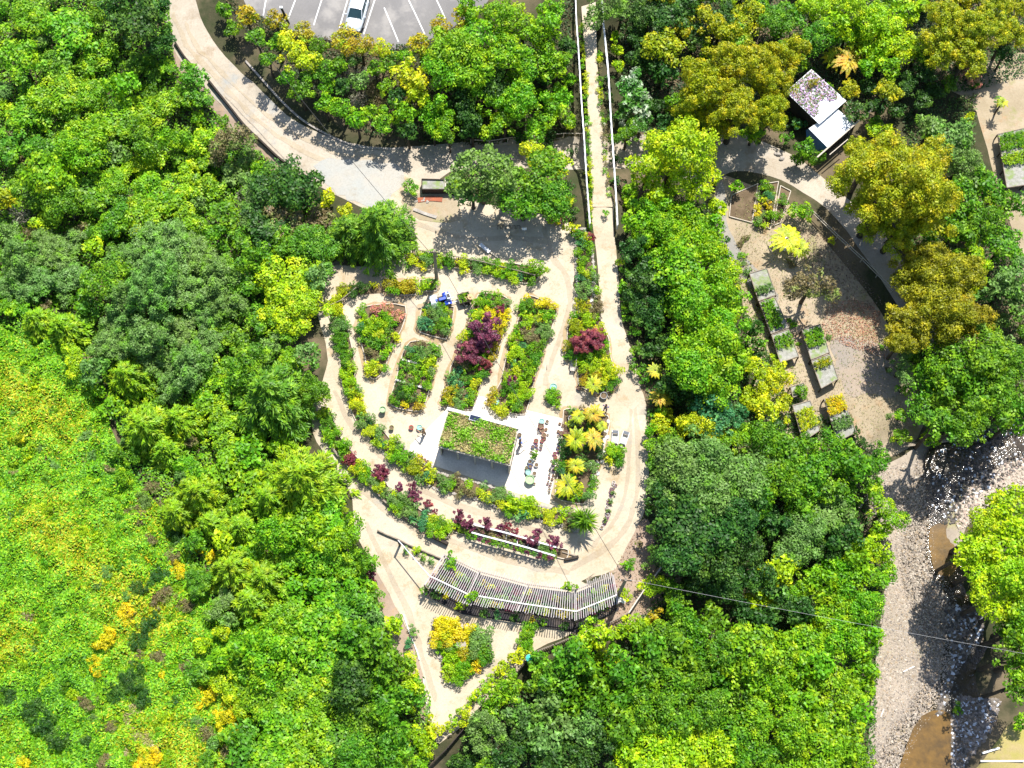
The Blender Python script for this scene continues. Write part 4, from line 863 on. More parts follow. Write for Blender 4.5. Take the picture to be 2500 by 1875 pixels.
for i, j in ((0,1),(1,2),(3,0)):
    a, b = q[i], q[j]; wl.bar(Vector((a.x,a.y,1.27)), Vector((b.x,b.y,1.27)), .12, 2.5)
par(wl.build('wall', M_wood), hb)
for k in range(5):
    p = q[3].lerp(q[2], k/4); par(MB().box((p.x,p.y,1.25), (.12,.12,2.5)).build('post', M_pale), hb)
sp_ = MB(); sc_ = Vector(W(1160,1021,HZ+.62)); ax = (c0[1]-c0[0]).normalized(); ay = (c0[3]-c0[0]).normalized(); nz = ax.cross(ay).normalized()*-1
R3 = Matrix((ax, nz.cross(ax), nz)).transposed()
so = empty('solar_panel', sc_, 0, 'small dark solar panel on the living roof', 'solar panel')
par(MB().box(sc_, (1.02,.52,.05), rot=R3).build('frame', M_metal), so); par(MB().box(sc_+nz*.03, (.92,.42,.02), rot=R3).build('cell_sheet', surf('solar', (.03,.04,.08), (.02,.03,.06), 6, .2, 0)), so)
MB_ = MB()
# cables and utility poles
M_cable = surf('cable', (.05,.05,.05), (.04,.04,.04), 5, .6, 0); M_lcable = surf('light_cable', (.5,.5,.5), (.4,.4,.4), 5, .4, 0)
def pole(bu, bv, tu, tv, label):
    g = P(bu, bv); best = None
    for i in range(10, 160):
        z = i*.1; t_ = W(tu, tv, g.z+z); d = abs(t_[1]-g.y)
        if best is None or d < best[0]: best = (d, z, Vector(t_))
    top = best[2]; rt = empty('utility_pole', g, 0, label, 'utility pole')
    par(MB().tube([g-Vector((0,0,.3)), g.lerp(top,.5), top], [.17,.15,.12], 12).build('shaft', M_wood), rt)
    par(MB().bar(top+Vector((-.5,.05,-.35)), top+Vector((.5,-.05,-.35)), .09, .11).build('cross_arm', M_dwood), rt)
    for s_ in (-.42,.42): par(MB().lathe(top+Vector((s_,0,-.29)), [(.03,0),(.05,.05),(.035,.1),(0,.12)], 8).build('insulator', M_wstone), rt)
    return top
t1 = pole(1066,681,1060,613,'grey timber utility pole above the quad bike'); t2 = pole(1507,1457,1528,1415,'grey timber utility pole at the right end of the shade house')
def cable(a, b, sag, rad, label, mat):
    a = Vector(a); b = Vector(b); pts = []
    for i in range(25):
        t = i/24; p = a.lerp(b, t); p.z -= sag*4*t*(1-t); pts.append(p)
    tag(MB().tube(pts, rad, 5).build('overhead_cable', mat), label, 'cable')
cable(t1, t2, .9, .022, 'thin dark overhead cable spanning between the two utility poles', M_cable)
cable(W(560,20,9), t1+Vector((-.42,0,-.2)), 1.0, .022, 'thin dark overhead cable crossing above the gravel road', M_cable)
cable(t2+Vector((.4,0,-.15)), W(2640,1620,9), .6, .009, 'pale overhead cable crossing above the riverside wood', M_lcable)
pg_ = P(787,60); 
rt = empty('street_pole', P(705,58), 0, 'dark leaning pole in the hedge by the parking bays', 'pole'); a_ = P(705,58); par(MB().tube([a_, Vector(W(686,18,5.2))], [.13,.11], 10).build('shaft', M_dwood), rt); 
par(MB().box(Vector(W(686,18,5.25)), (.3,.22,.12)).build('cap', M_metal), rt)
# painted bay lines
for k, (a, b) in enumerate([((655,-30),(643,38)),((733,-30),(704,46)),((797,-34),(766,62)),((860,-36),(829,68)),((925,-30),(888,84)),((938,19),(973,103)),((983,-30),(1037,84)),((1052,-30),(1087,46)),((1121,-30),(1148,26))]):
    A_, B_ = P(*a), P(*b); d = (B_-A_); d.z = 0; d.normalize(); s_ = Vector((-d.y, d.x, 0))*.055
    pts = []
    o = drape('parking_line', [(p.x, p.y) for p in (A_+s_, B_+s_, B_-s_, A_-s_)], .036, M_paint, 1, 0, world=True)
# kerb walls of the road
def wallrun(pts, name, mat, wd, h, label, cat, off=0, posts=False):
    w_ = [P(u, v) for u, v in smooth_poly(pts, 4, 0, closed=False)]; mb = MB()
    for a, b in zip(w_, w_[1:]): mb.bar(a+Vector((0,0,h/2+off)), b+Vector((0,0,h/2+off)), wd, h)
    return tag(mb.build(name, mat), label, cat)
wallrun([(428,105),(450,140),(475,170)], 'retaining_board', M_dwood, .14, .5, 'short dark timber board at the top left of the gravel road', 'retaining board')
wallrun([(510,200),(560,262),(600,312),(640,350),(680,388),(712,412)], 'retaining_board', M_dwood, .16, .55, 'long dark timber board along the lower left edge of the gravel road', 'retaining board')
wallrun([(484,255),(510,272),(534,289)], 'log', M_dwood, .25, .25, 'dark log lying on bare ground left of the gravel road', 'log')
wallrun([(600,150),(640,195),(690,250),(740,295),(800,330),(860,355),(920,364),(990,364)], 'low_kerb', M_stone, .18, .16, 'thin curved kerb along the upper edge of the gravel road', 'kerb')
# fences
def fence(pts, label, mat, h=1.1, sp=1.8, pick=0.0, rails=(.35,.95), cat='fence', pw=.1, rw=.05):
    w_ = [P(u, v) for u, v in pts]; rt = empty('fence', w_[0], 0, label, cat); rl = MB(); pk = MB()
    pm_ = MB().box((0,0,h/2), (pw,pw,h)).mesh('post', mat)
    for a, b in zip(w_, w_[1:]):
        L = (b-a).length; n = max(1, round(L/sp))
        for i in range(n+(b == w_[-1])):
            q = a.lerp(b, i/n); q.z = tz(q.x, q.y); par(inst('post', pm_, None, q), rt)
        for i in range(n):
            q0 = a.lerp(b, i/n); q1 = a.lerp(b, (i+1)/n); q0.z = tz(q0.x,q0.y); q1.z = tz(q1.x,q1.y)
            for z in rails: rl.bar(q0+Vector((0,0,z*h)), q1+Vector((0,0,z*h)), rw, .09)
            if pick:
                m = int((q1-q0).length/pick)
                for k in range(m):
                    q = q0.lerp(q1, k/m); pk.box(q+Vector((0,0,h*.5)), (.05,.05,h*.96))
    par(rl.build('rail', mat), rt)
    if pick: par(pk.build('pickets', mat), rt)
    return rt
fence([(1529,1503),(1465,1535),(1399,1558),(1350,1578),(1307,1594)], 'dark picket fence below the shade house', M_wood, 1.1, 1.9, .17)
fence([(1307,1594),(1260,1647),(1178,1728),(1095,1826),(1050,1872),(1020,1910)], 'long dark diagonal fence down to the bottom edge', M_dwood, 1.0, 2.2, .0, rw=.07, rails=(.3,.6,.9))
fence([(1610,1392),(1568,1448),(1532,1502)], 'pale top rail fence running up into the dark wood', M_pale, 1.3, 2.4, rails=(.5,1.0), rw=.10)
fence([(1008,618),(1060,628),(1120,638),(1180,650),(1240,665),(1305,682)], 'weathered picket fence along the raised bed', M_wood, 1.1, 1.8, .2)
fence([(1981,528),(2040,585),(2100,640),(2175,716)], 'thin wire fence across the shaded lower yard', M_pale, 1.1, 2.4, rails=(.6,.98), rw=.04, pw=.07)
fence([(1150,353),(1240,349),(1330,343),(1420,338)], 'thin rail fence beside the shaded road left of the footbridge', M_pale, 1.0, 2.4, rails=(1.0,), rw=.05)
fence([(792,762),(840,740)], 'short slatted fence in the shade left of the beds', M_wood, 1.0, 1.2, .2); fence([(835,742),(880,705)], 'dark slatted trellis fence by the shaded bed', M_wood, 1.0, 1.4, .2)
wallrun([(1034,1655),(1038,1690),(1043,1725),(1047,1757),(1052,1785)], 'edging_board', M_wstone, .09, .22, 'white edging board at the left of the bottom path', 'edging')
wallrun([(985,1500),(1000,1545),(1018,1590),(1024,1612)], 'edging_board', M_wstone, .09, .15, 'pale curved edging left of the triangular bed path', 'edging')
wallrun([(922,1296),(945,1307),(972,1318),(1000,1332),(1080,1366)], 'edging_board', M_wood, .10, .35, 'grey timber edging of the strip left of the shade house', 'edging')
wallrun([(983,880),(1022,890),(1063,903)], 'bed_divider', M_wstone, .18, .30, 'upper white board across the second bed', 'board'); wallrun([(966,929),(1005,940),(1046,952)], 'bed_divider', M_wstone, .18, .30, 'lower white board across the second bed', 'board')
for nm, cc, d in (('upper', B1, 17), ('middle', B2, 19)):
    bb = band(cc, d)[:len(cc)]; bb2 = band(cc, d)[len(cc):][::-1]; bb = bb if bb[0][1] > bb2[0][1] or bb[0][0] < bb2[0][0] else bb2
    wallrun(bb, 'terrace_board', M_wood, .14, .45, f'timber retaining board of the {nm} outer terrace bed', 'retaining board')
wallrun([(1040,1302),(1065,1316),(1094,1330)], 'terrace_board', M_dwood, .25, .7, 'thick dark timber trough side at the middle of the outer terrace', 'retaining board')
wallrun([(1378,1368),(1398,1364),(1412,1360)], 'terrace_board', M_dwood, .2, .4, 'dark timber board at the right tip of the outer terrace', 'retaining board')
wallrun([(1372,1348),(1392,1354),(1412,1360)], 'terrace_board', M_wood, .1, .2, 'grey timber board at the right tip of the outer terrace', 'retaining board')
# shade house: three lath roofed bays on posts
SZ = 2.45
sh = empty('shade_house', P(1270,1450), 0, 'long bent shade house roofed with rows of thin pale laths', 'shade house')
TOP = [(1084,1354),(1170,1394),(1289,1426),(1405,1440),(1497,1404)]; BOT = [(1036,1428),(1132,1474),(1262,1492),(1407,1514),(1510,1472)]
TW = [Vector(W(u, v, SZ)) for u, v in TOP]; BW = [Vector(W(u, v, SZ)) for u, v in BOT]
rr = random.Random(4); cnt = 0; more = MB()
lm = {}
for i in range(4):
    n = round(((TW[i+1]-TW[i]).length+(BW[i+1]-BW[i]).length)/2/.195)
    for k in range(n):
        a = TW[i].lerp(TW[i+1], (k+.3)/n); b = BW[i].lerp(BW[i+1], (k+.3)/n); d = (a-b).normalized()
        a2 = a+d*rr.uniform(.15,.42)*(.6 if i == 0 else 1); b2 = b-d*rr.uniform(-.05,.10)
        o = par(MB().bar(a2+Vector((0,0,.11)), b2+Vector((rr.uniform(-.02,.02),0,.11)), .062, .03).build('lath', M_lath), sh) if cnt < 97 else more.bar(a2+Vector((0,0,.11)), b2+Vector((0,0,.11)), .062, .03)
        cnt += 1
if more.f: mo = par(more.build('laths', M_lath), sh); mo['kind'] = 'stuff'
for i in range(4):
    for t_, m_, w_ in ((.02, M_wood, .09), (.72, M_wstone, .10)):
        a = TW[i].lerp(BW[i], t_); b = TW[i+1].lerp(BW[i+1], t_); par(MB().bar(a+Vector((0,0,.15 if t_ > .5 else .02)), b+Vector((0,0,.15 if t_ > .5 else .02)), w_, .08).build('beam', m_), sh)
for i in range(5):
    par(MB().bar(TW[i]+Vector((0,0,-.02)), BW[i]+Vector((0,0,-.02)), .09, .10).build('rafter', M_lath), sh)
    for q in (TW[i], BW[i]): g = tz(q.x, q.y); par(MB().box((q.x, q.y, (g+SZ)/2), (.12,.12,SZ-g-.05)).build('post', M_wood), sh)
for i in range(4):
    a, b = BW[i], BW[i+1]; pm2 = MB(); L = (b-a).length; 
    pm2.bar(Vector((a.x,a.y,tz(a.x,a.y)+1.0)), Vector((b.x,b.y,tz(b.x,b.y)+1.0)), .06, .10); par(pm2.build('lower_rail', M_dwood), sh)
hw = [Vector(W(972,1319,2.1)), TW[0].lerp(BW[0], .72)]
st = empty('stay_pole', hw[0], 0, 'white stay pole reaching left from the shade house', 'pole'); par(MB().tube(hw, .05, 8).build('tube', M_metal), st); g = tz(hw[0].x, hw[0].y); par(MB().box((hw[0].x,hw[0].y,(g+2.1)/2), (.16,.16,2.1-g)).build('post', M_dwood), st)
gsheet = drape('dark_ground_sheet', [(1090,1362),(1170,1402),(1289,1434),(1405,1448),(1495,1412),(1512,1490),(1405,1545),(1262,1520),(1130,1500),(1040,1455)], .065, surf('dark_ground_sheet', (.045,.040,.045), (.03,.028,.03), 3, .9, .3, c3=(.10,.08,.07), s3=.6), 1, 0, kind=None); tag(gsheet, 'dark sheet on the ground under the shade house', 'weed mat')  # thin near-black sheet laid over the yard surface, with random browner patches
# plants in trays inside the shade house
for i in range(4):
    for k in range(11):
        for t_ in (.25, .5, .75):
            a = TW[i].lerp(TW[i+1], (k+rr.random())/11); b = BW[i].lerp(BW[i+1], (k+rr.random())/11); q = a.lerp(b, t_+rr.uniform(-.06,.06))
            col = rr.choice(['pur','mid','brt','gry','pur','drk','org','yg','blu']) if t_ < .9 else 'brt'
            R = rr.uniform(.25,.42); me, sc = crown('p', R); z = tz(q.x, q.y)
            o = inst('shade_plant', POTM, None, (q.x, q.y, z+.05)); inst('foliage', me, o, (0,0,.15+R*.6), (0,0,rr.uniform(0,6)), (sc,sc,sc), LM(col))
            tag(o, f"{LV[col][3]} potted plant under the laths of the shade house", 'plant', f"{LV[col][3]} plants under the shade house laths")
for u, v, col, r_ in [(1040,1440,'mid',14),(1062,1452,'drk',14),(1088,1458,'yel',10),(1125,1478,'lime',14),(1185,1492,'drk',16),(1215,1500,'blu',13),(1260,1504,'drk',15),(1300,1515,'org',10),(1325,1515,'mid',13),(1380,1530,'drk',14),(1420,1530,'drk',12),(1450,1515,'mid',12)]:
    tree('b', u, v, r_, col)
small_tray = [(990,1345,'gry'),(1015,1350,'lime'),(1030,1362,'mid'),(1050,1372,'gry'),(1020,1345,'lime')]
for u, v, c2 in small_tray: small_plant(u, v, 11, c2, 'gravelled strip left of the shade house')
# potting rack with white rails below the maples
rk = empty('plant_rack', P(1250,1330), 0, 'long white railed plant rack below the purple maples', 'plant rack')
u0 = [(1152,1306),(1180,1314),(1207,1321),(1234,1328),(1262,1336),(1288,1343),(1314,1351),(1338,1358),(1355,1363)]
f_ = [Vector(W(u, v-6, 1.15)) for u, v in u0]; bk = [p+Vector((.10,.75,0)) for p in f_]
for s_, nm in ((f_, 'front_rail'), (bk, 'back_rail')):
    mb = MB()
    for a, b in zip(s_, s_[1:]): mb.bar(a, b, .13, .07)
    par(mb.build(nm, M_metal), rk)
sf = MB(); lo = MB()
for i in range(len(f_)-1):
    sf.poly([f_[i]-Vector((0,0,.5)), f_[i+1]-Vector((0,0,.5)), bk[i+1]-Vector((0,0,.5)), bk[i]-Vector((0,0,.5))])
    lo.bar(f_[i]-Vector((0,0,.95)), f_[i+1]-Vector((0,0,.95)), .05, .06)
par(sf.build('shelf', M_dwood), rk); par(lo.build('lower_rail', M_metal), rk)
for a, b in zip(f_, bk):
    par(MB().box((a.x,a.y,(tz(a.x,a.y)+1.15)/2), (.06,.06,1.15)).build('leg', M_metal), rk); par(MB().box((b.x,b.y,(tz(b.x,b.y)+1.15)/2), (.06,.06,1.15)).build('leg', M_metal), rk)
    par(MB().bar(a-Vector((0,0,.48)), b-Vector((0,0,.48)), .06).build('bracket', M_metal), rk)
for i in range(18):
    u = 1160+i*10.6; v = 1314+i*2.9; small_plant(u, v, rr.uniform(6,9), rr.choice(['mid','brt','pur','wht','gry']), 'white railed plant rack', h=.68)
# lower nursery benches
def bench(pts, label, segs, h=1.15):
    w_ = [Vector(W(u, v, P(u, v).z+h)) for u, v in pts]; rt = empty('plant_bench', P(sum(p[0] for p in pts)/4, sum(p[1] for p in pts)/4), 0, label, 'plant bench')
    mb = MB(); t = w_; b = [p-Vector((0,0,.10)) for p in w_]; mb.poly(t[::-1]); mb.poly(b)
    for i in range(4): j = (i+1) % 4; mb.poly([t[i],t[j],b[j],b[i]])
    o = par(mb.build('top', M_net), rt)
    sk = MB()
    for i in range(4): a, c_ = w_[i], w_[(i+1) % 4]; sk.bar(a-Vector((0,0,.03)), c_-Vector((0,0,.03)), .07, .2)
    par(sk.build('frame', M_wood), rt)
    for i in range(4):
        a, c_ = w_[i], w_[(i+1) % 4]; n = max(1, int((c_-a).length/1.6))
        for k in range(n): q = a.lerp(c_, k/n); g = tz(q.x, q.y); par(MB().box((q.x,q.y,(g+q.z)/2-.05), (.1,.1,q.z-g-.1)).build('leg', M_dwood), rt)
    for s0, s1, col in segs:
        L = (w_[3]-w_[0]).length; Wd = (w_[1]-w_[0]).length; 
        for k in range(int(L*(s1-s0)/.42)):
            for m in range(int(Wd/.42)):
                s_ = s0+(k+.5)*.42/L; x_ = (m+.5)*.42/Wd; q = w_[0].lerp(w_[1], x_).lerp(w_[3].lerp(w_[2], x_), s_)
                R = rr.uniform(.22,.36); me, sc = crown('p', R); o = inst('seedling', POTM, None, (q.x,q.y,q.z+.01)); inst('foliage', me, o, (0,0,.12+R*.6), (0,0,rr.uniform(0,6)), (sc,sc,sc), LM(col))
                tag(o, f"{LV[col][3]} potted plant on the {label}", 'plant', f"{LV[col][3]} plants on the {label}")
bench([(1830,668),(1872,655),(1895,720),(1852,735)], 'gravel topped bench near the grey path', [(.55,.95,'gry')])
bench([(1854,738),(1892,726),(1925,800),(1882,815)], 'bench of yellow green seedlings below it', [(.05,.95,'brt')])
bench([(1884,818),(1925,804),(1950,870),(1905,885)], 'bench with slats left of the bare tree', [(.1,.6,'brt')])
bench([(1958,806),(2002,792),(2025,860),(1980,878)], 'bench in the middle of the lower nursery', [(.1,.8,'brt')])
bench([(1981,881),(2026,864),(2046,925),(2005,948)], 'small bench ending at the gravel pad', [(.1,.55,'olv')])
bench([(1935,990),(1978,978),(2002,1050),(1960,1078)], 'bench with a strip of yellow plants', [(.2,.9,'yg')])
bench([(2012,975),(2055,966),(2090,1055),(2045,1078)], 'bench with golden and grey plants', [(.0,.45,'yel'),(.5,.9,'gry')])
bench([(2436,328),(2560,300),(2580,440),(2458,458)], 'far right bench with seedling trays', [(.05,.35,'brt'),(.4,.65,'lime')])
bench([(1930,945),(1962,935),(1968,958),(1936,970)], 'tiny bench near the lime bushes', [])
# planter box by the forked road
bx = empty('planter_box', P(1060,455), 0, 'dark timber planter box by the forked gravel road', 'planter')
pc = [Vector(W(u, v, .9)) for u, v in ((1030,437),(1150,440),(1150,462),(1030,462))]
mb = MB()
for i in range(4): a, b = pc[i], pc[(i+1) % 4]; a = a-Vector((0,0,.45)); b = b-Vector((0,0,.45)); mb.bar(a, b, .09, .95)
par(mb.build('boards', M_dwood), bx); par(MB().poly([p-Vector((0,0,.12)) for p in pc][::-1]).build('trays', M_net), bx)
par(MB().bar(pc[3]+Vector((2.2,0,.02)), pc[0]+Vector((2.2,0,.02)), .12, .08).build('divider', M_pale), bx)
for i in range(8): small_plant(1104+(i % 4)*10, 446+(i//4)*9, 9, 'lime', 'dark planter box by the road', h=.7)
for i, (u, v) in enumerate([(1003,505),(1012,510),(1022,511),(1032,516),(1040,520),(1050,523),(1062,528),(1000,500)]):
    pass
wallrun([(1010,512),(1035,522),(1066,532)], 'stone_border', M_stone, .3, .18, 'grey stone border below the planter box', 'stone border')
wallrun([(1020,490),(1050,486),(1080,488)], 'red_board', surf('red_clay', (.42,.14,.07), (.3,.1,.06), 2, .9, .2), .5, .12, 'reddish board lying below the planter box', 'board')
# white roofed shed
sd = empty('garden_shed', P(2030,270), 0, 'small shed with two white sheet roofs and a blue tarp side', 'shed')
def quadroof(px, zz, name, mat, th=.06, corr=True):
    w_ = [Vector(W(u, v, z)) for (u, v), z in zip(px, zz)]; mb = MB(); n = 36 if corr else 1
    a, b, c2, d2 = w_
    if (b-a).cross(d2-a).z < 0: pass
    for i in range(n):
        for t0, t1 in ((i/n, (i+1)/n),):
            dz = .025 if i % 2 else 0
            p0, p1, p2, p3 = a.lerp(b,t0), a.lerp(b,t1), d2.lerp(c2,t1), d2.lerp(c2,t0)
            mb.poly([p0+Vector((0,0,dz)), p1+Vector((0,0,.025-dz)), p2+Vector((0,0,.025-dz)), p3+Vector((0,0,dz))][::-1])
    mb.poly([p-Vector((0,0,th)) for p in w_])
    for i in range(4): j = (i+1) % 4; mb.poly([w_[i]+Vector((0,0,.0)), w_[j], w_[j]-Vector((0,0,th)), w_[i]-Vector((0,0,th))])
    return par(mb.build(name, mat), sd), w_
zb = -3.9+2.7
_, ra = quadroof([(1981,169),(2066,246),(2000,303),(1918,224)], [zb+.5,zb+.5,zb+.5,zb+.5], 'roof', M_steel)
_, rb = quadroof([(2044,266),(2088,302),(2020,360),(1974,314)], [zb+.1,zb-.1,zb-.1,zb+.1], 'roof', M_steel)
for w_ in (ra, rb):
    wm = MB()
    for i in range(4):
        a, b = w_[i].lerp(w_[(i+2)%4], .05), w_[(i+1)%4].lerp(w_[(i+3)%4], .05); g = min(tz(a.x,a.y), tz(b.x,b.y)); z = min(a.z,b.z)-.1
        wm.bar(Vector((a.x,a.y,(z+g)/2)), Vector((b.x,b.y,(z+g)/2)), .07, z-g)
    par(wm.build('wall', M_dwood), sd)
a, b = rb[3], rb[2]; tp = MB(); o_ = Vector((-.25,-.5,0)); tp.poly([a-Vector((0,0,.02)), b-Vector((0,0,.02)), b+Vector((-.3,-.15,-1.6)), a+Vector((-.15,.1,-.5))]); tp.poly([b+Vector((-.3,-.15,-1.6)), a+Vector((-.15,.1,-.5)), a+Vector((.3,-1.5,-2.2))]); par(tp.build('side_tarp', M_tarp), sd)
par(MB().bar(W(2130,266,zb+.15), W(1995,384,zb+.05), .14, .10).build('beam', M_pale), sd)
par(MB().bar(W(2066,250,zb+.2), W(2095,294,zb+.1), .10, .08).build('beam', M_pale), sd)
par(MB().bar(W(2070,340,zb-.4), W(2025,378,zb-.5), .08, .08).build('beam', M_pale), sd)
# flowers fallen and creeping on the shed roof
n_ = 2600; r = np.random.default_rng(11); a_, b_ = r.uniform(.02,.98,n_), r.uniform(.02,.98,n_)
c = [np.array(p) for p in ra]; pp = (c[0]*(1-a_[:,None])+c[1]*a_[:,None]); qq = (c[3]*(1-a_[:,None])+c[2]*a_[:,None])
keep = (a_ < .74+.10*np.sin(b_*9))&(r.uniform(size=n_) < .68); pp = pp*(1-b_[:,None])+qq*b_[:,None]; pp[:,2] += r.uniform(.05,.16,n_)
pal = np.array([[.45,.30,.55],[.60,.42,.60],[.18,.28,.10],[.25,.16,.10],[.70,.62,.70],[.10,.20,.05]]); cc = pal[r.integers(0,6,n_)]
v_ = leaves(pp[keep], (r.normal(size=(n_,3))*.4+np.array([0,0,1]))[keep], .26, .15, r)
o = bpy.data.objects.new('roof_creeper', npmesh('roof_creeper', v_, quads(len(v_)), M_cov, cc[keep])); C.objects.link(o); tag(o, 'creeper of lilac flowers and leaves lying over the upper shed roof', 'creeper')
tree('g', 1984, 202, 17, 'gold', zb+3.9+.6, 'tawny gold clump sitting on the upper shed roof', tr=False)

# ---------------------------------------------------------------- car
M_car = surf('silver_paint', (.62,.68,.74), (.60,.66,.72), .5, .22, 0, 3, .6); M_glass = surf('car_glass', (.02,.05,.06), (.03,.07,.08), 1, .06, 0, 3, .8)
M_lamp = surf('lamp_glass', (.75,.78,.8), (.6,.6,.6), 5, .1, 0); M_red = surf('tail_lamp', (.4,.02,.02), (.3,.02,.02), 5, .2, 0)
def wheel(root, c, R, w_, rz, nm='wheel'):
    g = bpy.data.objects.new(nm, None); C.objects.link(g); g.parent = root; g.location = c; g.rotation_euler = (0, 0, rz)
    prof = [(R*.62,-w_/2),(R*.93,-w_/2),(R,-w_*.32),(R,w_*.32),(R*.93,w_/2),(R*.62,w_/2)]
    m = MB().lathe((0,0,0), prof, 18); m.v = [(x, z, y) for x, y, z in m.v]; m.f = [q[::-1] for q in m.f]; m.build('tyre', M_rub, g, True)
    m = MB().lathe((0,0,0), [(0,-w_*.3),(R*.2,-w_*.42),(R*.55,-w_*.3),(R*.63,-w_*.45),(R*.63,w_*.45),(R*.55,w_*.3),(R*.2,w_*.42),(0,w_*.3)], 14); m.v = [(x, z, y) for x, y, z in m.v]; m.build('rim', M_metal, g, True)
def car():
    L, Wd = 4.35, 1.74
    pf = P(861,88); d = Vector((W(861,88)[0]-W(884,0)[0], W(861,88)[1]-W(884,0)[1], 0)).normalized(); rz = math.atan2(d.y, d.x)
    cpos = Vector((pf.x, pf.y, 0))-d*(L/2+.15); g = tz(cpos.x, cpos.y)+.03
    rt = empty('parked_car', (cpos.x, cpos.y, g), rz, 'silver white car parked nose out in a marked bay', 'car')
    # lofted lower body: stations along x (rear -> front): x, half width, top z, bottom z
    st_ = [(-2.17,.62,.72,.40),(-2.10,.78,.88,.28),(-1.7,.85,.94,.22),(-.9,.87,.95,.20),(.3,.87,.94,.20),(1.0,.86,.93,.20),(1.5,.84,.86,.22),(1.95,.76,.74,.26),(2.12,.62,.62,.32),(2.19,.42,.54,.38)]
    v = []; f = []
    for x, hw_, tp_, bt in st_:
        for yy, zz in ((0,tp_+.02),(hw_*.55,tp_+.015),(hw_*.88,tp_-.04),(hw_,tp_-.20),(hw_*1.0,(tp_+bt)/2),(hw_*.94,bt),(0,bt)): v.append((x,yy,zz))
    n = 7
    v2 = [(x,-y,z) for x, y, z in v]; off = len(v)
    for i in range(len(st_)-1):
        for k in range(n-1):
            f.append((i*n+k, i*n+k+1, (i+1)*n+k+1, (i+1)*n+k)); f.append((off+i*n+k, off+(i+1)*n+k, off+(i+1)*n+k+1, off+i*n+k+1))
    for i in (0, len(st_)-1): f.append(tuple(i*n+k for k in range(n))); f.append(tuple(off+i*n+k for k in range(n)))
    mb = MB(); mb.v = v+v2; mb.f = f; mb.build('body', M_car, rt, True)
    # greenhouse frame
    B = [(-1.85,.76,.93),(1.0,.74,.92)]; Tn = [(-1.45,.60,1.45),(.25,.58,1.45)]
    bl, br, fl, fr = (-1.85,.76,.93),(-1.85,-.76,.93),(1.02,.74,.92),(1.02,-.74,.92); tbl, tbr, tfl, tfr = (-1.45,.60,1.44),(-1.45,-.60,1.44),(.25,.58,1.44),(.25,-.58,1.44)
    rf = MB(); pts = []
    for i in range(7):
        x = -1.45+1.70*i/6
        for k in range(7): y = (.60-.02*i/6)*(k/3-1); rf.v.append((x, y, 1.44+.055*(1-(k/3-1)**2)+.02*math.sin(math.pi*i/6)))
    for i in range(6):
        for k in range(6): rf.f.append((i*7+k, (i+1)*7+k, (i+1)*7+k+1, i*7+k+1))
    rf.build('roof', M_car, rt, True)
    def pane(nm, ps): MB().poly(ps).build(nm, M_glass, rt)
    pane('windshield', [fl, tfl, tfr, fr]); pane('rear_window', [br, tbr, tbl, bl])
    for s_ in (1,-1):
        def q(x, t): return (x, s_*(.76-.165*t), .93+.51*t)
        for x0, x1, X0, X1 in ((-1.70,-.75,-1.36,-.75),(-.68,.95,-.68,.22)):
            ps = [q(x0,.04), q(x1,.04), q(X1,.96), q(X0,.96)]; pane('side_window', ps if s_ < 0 else ps[::-1])
        for a, b in (((1.02,s_*.74,.92),(.25,s_*.58,1.45)),((-.72,s_*.76,.93),(-.72,s_*.60,1.44)),((-1.85,s_*.76,.93),(-1.45,s_*.60,1.45)),((-1.45,s_*.605,1.45),(.25,s_*.585,1.45))): MB().bar(a, b, .07, .05).build('pillar', M_car, rt)
        MB().box((.72,s_*.93,.98), (.14,.2,.12)).build('mirror', M_car, rt, bevel=.03)
        MB().box((2.02,s_*.58,.60), (.22,.30,.12), s_*-.5).build('headlight', M_lamp, rt, bevel=.03); MB().box((-2.1,s_*.66,.74), (.14,.22,.22)).build('tail_light', M_red, rt, bevel=.02)
        for x0 in (.12,-.85):
            dd = MB().box((x0-.02,s_*.872,.60), (.90,.02,.50)).build('door', M_car, rt, bevel=.008); MB().box((x0-.3,s_*.89,.74), (.16,.03,.03)).build('handle', M_metal, dd)
        for x0 in (1.35,-1.35): wheel(rt, (x0, s_*.78, .31), .31, .2, 0)
    MB().box((2.18,0,.42), (.08,1.2,.12)).build('grille', M_black, rt, bevel=.02); MB().box((2.0,0,.30), (.3,1.5,.12)).build('bumper', M_black, rt, bevel=.03)
    MB().bar((1.0,.35,.945),(.75,-.1,1.08),.02).build('wiper', M_black, rt)
car()
# ---------------------------------------------------------------- people
def skin(name, chains, mat, root, sub=1):
    v, e, rd = [], [], []
    for ch in chains:
        prev = None
        for p in ch:
            co = tuple(p[:3]); key = None
            for i, w_ in enumerate(v):
                if (Vector(w_)-Vector(co)).length < 1e-4: key = i; break
            if key is None: v.append(co); rd.append(p[3]); key = len(v)-1
            if prev is not None and prev != key: e.append((prev, key))
            prev = key
    me = bpy.data.meshes.new(name); me.from_pydata(v, e, []); bm = bmesh.new(); bm.from_mesh(me); sk = bm.verts.layers.skin.verify(); bm.verts.ensure_lookup_table()
    for i, x in enumerate(rd): bm.verts[i][sk].radius = (x, x); bm.verts[i][sk].use_root = (i == 0)
    bm.to_mesh(me); bm.free()
    o = bpy.data.objects.new(name, me); C.objects.link(o); o.modifiers.new('s', 'SKIN'); s_ = o.modifiers.new('u', 'SUBSURF'); s_.levels = sub; s_.render_levels = sub
    dg = bpy.context.evaluated_depsgraph_get(); dg.update(); m2 = bpy.data.meshes.new_from_object(o.evaluated_get(dg)); m2.name = name
    m2.materials.clear(); m2.materials.append(mat); m2.polygons.foreach_set('use_smooth', [True]*len(m2.polygons))
    o.modifiers.clear(); o.data = m2; bpy.data.meshes.remove(me); o.parent = root; return o
